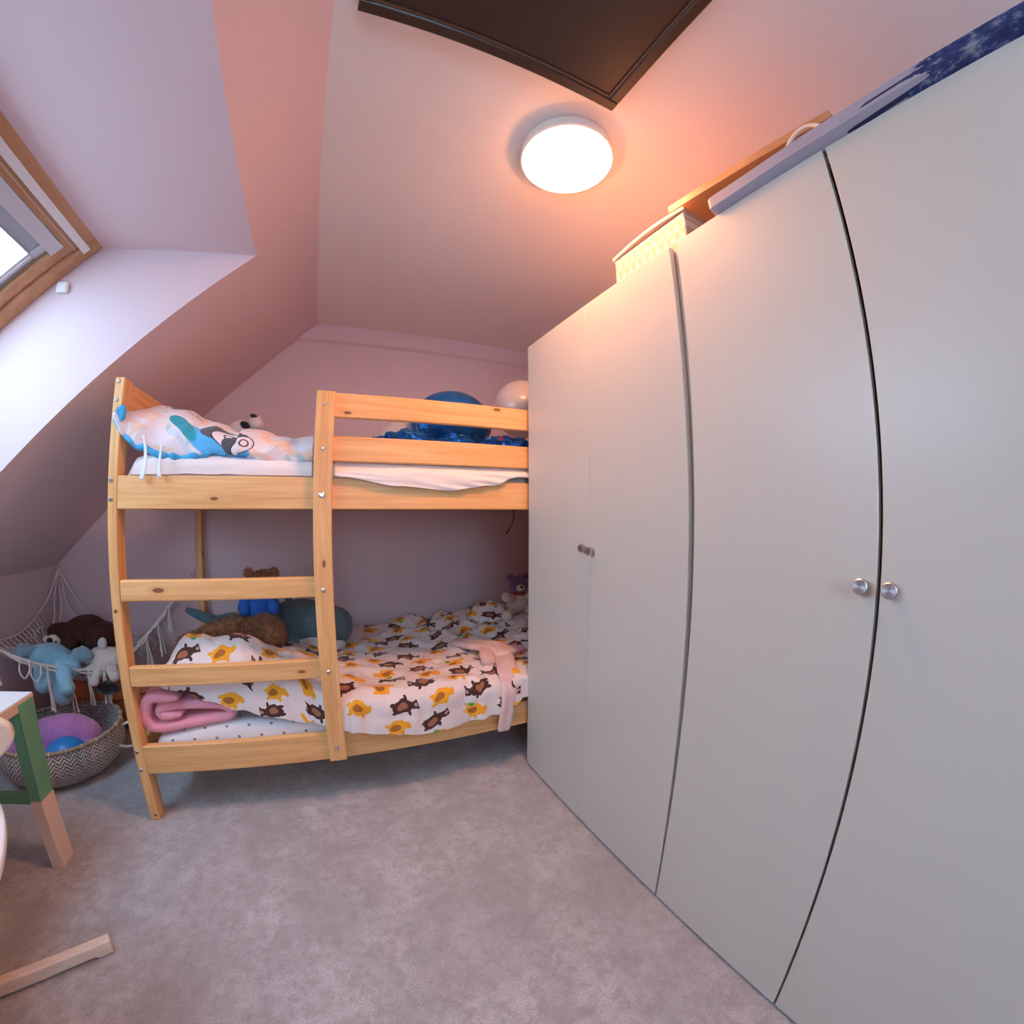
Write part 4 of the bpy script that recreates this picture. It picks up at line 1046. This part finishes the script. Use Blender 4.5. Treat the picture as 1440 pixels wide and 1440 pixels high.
obj('leg', limb([(-1.385, 1.781, 0.115), (-1.325, 1.721, 0.115), (-1.290, 1.686, 0.110)], [.060, .050, .044], 10), PURP, wp, smooth=True)
obj('fin', limb([(-1.165, 1.861, 0.100), (-1.130, 1.801, 0.115), (-1.115, 1.751, 0.120)], [.045, .040, .034], 10), PURP, wp, smooth=True)
obj('tail', limb([(-1.455, 1.821, 0.100), (-1.515, 1.821, 0.080), (-1.535, 1.841, 0.050)], [.055, .04, .03], 8), PURP, wp, smooth=True)
bl = thing('balloon', 'bright blue latex balloon in the woven basket', 'balloon', (-1.205, 1.751, 0.010))
obj('skin', ell((-1.205, 1.752, .128), (.085, .070, .068), (.2, .1, .4), n=0, nu=32, nv=20), plain('blue_latex', (.03, .26, .66), .35, 0, .5), bl, smooth=True)
obj('knot', ell((-1.265, 1.721, 0.050), (.010, .010, .012), n=0), MATS['blue_latex'], bl, smooth=True)

# ================================================================== CHILD'S TABLE AND CHAIR
GRN = plain('green_paint', (.15, .40, .23), .38, 0, .45, .05, 5); TOP = plain('white_laminate', (.80, .80, .80), .3, 0, .5)
TWD = wood('table_beech_z', 2, (.84, .66, .53), (.74, .55, .42), knots=False); TWY = wood('table_beech_y', 1, (.76, .55, .42), (.66, .46, .34), knots=False)
tbl = thing('play_table', 'low white-topped play table with green painted legs', 'table', (-1.26, 1.02, 0))
tx0, tx1, ty0, ty1, tz = -1.555, -.975, .58, 1.312, .583
obj('top_edge', B(tx0, tx1, ty0, ty1, tz-.034, tz-.002, bev=.002), TWY, tbl)
obj('top_laminate', B(tx0+.002, tx1-.002, ty0+.002, ty1-.002, tz-.002, tz), TOP, tbl)
def tleg(x0, x1, y0, y1):
    l = obj('leg', B(x0, x1, y0, y1, .252, tz-.035, bev=.003), GRN, tbl); obj('leg_foot', B(x0, x1, y0, y1, 0, .252, bev=.002), TWD, l)
tleg(-1.017, -.9765, 1.235, 1.305); tleg(tx0+.002, tx0+.043, 1.235, 1.305); tleg(-1.017, -.9765, ty0+.01, ty0+.08); tleg(tx0+.002, tx0+.043, ty0+.01, ty0+.08)
obj('stretcher', B(tx0+.043, -1.017, 1.275, 1.300, .214, .250, bev=.002), GRN, tbl)
obj('apron', MB().prism([(1.232, tz-.036), (1.306, tz-.036), (1.306, tz-.002), (1.232, tz-.002)], 0, -.9745, -.972) if False else B(-.9762, -.9735, 1.233, 1.307, .30, tz-.012, bev=.001), GRN, tbl)
CDB = plain('cardboard', (.36, .22, .14), .8, 0, .2, .08, 12)
cb = thing('cardboard_box', 'brown cardboard box under the play table', 'box', (-1.36, 1.12, 0))
obj('carton', B(-1.46, -1.24, 1.03, 1.22, .001, .13, bev=.002), CDB, cb)
obj('flap', MB().add([(-1.46, 1.03, .13), (-1.24, 1.03, .13), (-1.24, .97, .16), (-1.46, .97, .16), (-1.46, 1.03, .134), (-1.24, 1.03, .134), (-1.24, .972, .164), (-1.46, .972, .164)], [(0, 1, 2, 3), (4, 7, 6, 5), (0, 4, 5, 1), (1, 5, 6, 2), (2, 6, 7, 3), (3, 7, 4, 0)]), CDB, cb)

# pale wooden high chair, facing away to the left; t runs forward, w runs towards the camera side
hc = thing('high_chair', 'pale wooden high chair with sled feet at the left edge', 'chair', (-.80, .70, 0))
HO = Vector((-.700, .942, 0)); HD = Vector((-.879, -.476, 0)); HP = Vector((.476, -.879, 0))
def hp(t, w_, z): return HO+HD*t+HP*w_+Vector((0, 0, z))
def side_prism(poly, w0, w1, nm, bev=.006):
    m = MB(); n = len(poly); m.v = [tuple(hp(t, w_, z)) for w_ in (w0, w1) for (t, z) in poly]
    m.f = [tuple(range(n)), tuple(range(2*n-1, n-1, -1))]+[(i, n+i, n+(i+1) % n, (i+1) % n) for i in range(n)]
    o = obj(nm, m, PALEX, hc); b = o.modifiers.new('round', 'BEVEL'); b.width = bev; b.segments = 3; return o
for w0 in (.0, .40):
    side_prism([(.002, .002), (.0, .046), (.40, .052), (.48, .04), (.48, .002), (.32, .002), (.31, .010), (.045, .010), (.040, .002)], w0, w0+.030, 'foot')
    side_prism([(.47, .004), (.395, .004), (.098, .605), (.066, .626), (.050, .650), (.052, .676), (.074, .696), (.125, .694), (.165, .668)][::-1], w0, w0+.030, 'upright', .008)
def backrest():
    m = MB()
    def fn(u, v):
        a = 2*math.pi*u; w_ = lerp(.018, .412, v); tt = .185+.02*(1-(2*v-1)**2)*-1
        e = min(1, min(v, 1-v)/.05); e = math.sqrt(max(.02, 1-(1-e)**2))
        return hp(tt+math.cos(a)*.011+.03*math.sin(a)*-.4, w_, .570+math.sin(a)*.050*e)
    return m.grid(fn, 16, 40, closeu=True)
obj('backrest', backrest(), PALEX, hc, smooth=True)
def plate(t0, t1, z, nm, mat):
    m = MB(); n = 28; pts = []
    for i in range(n):
        a = math.pi*i/(n-1); pts.append((t0-.040*math.sin(a)**.6, .018+.394*i/(n-1)))
    pts += [(t1, .412), (t1, .018)]
    N = len(pts); m.v = [tuple(hp(t, w_, zz)) for zz in (z, z+.018) for (t, w_) in pts]
    m.f = [tuple(range(N)), tuple(range(2*N-1, N-1, -1))]+[(i, N+i, N+(i+1) % N, (i+1) % N) for i in range(N)]
    o = obj(nm, m, mat, hc); b = o.modifiers.new('round', 'BEVEL'); b.width = .006; b.segments = 3
plate(.122, .46, .505, 'seat', TOP); plate(.25, .55, .20, 'footrest', PALEX)
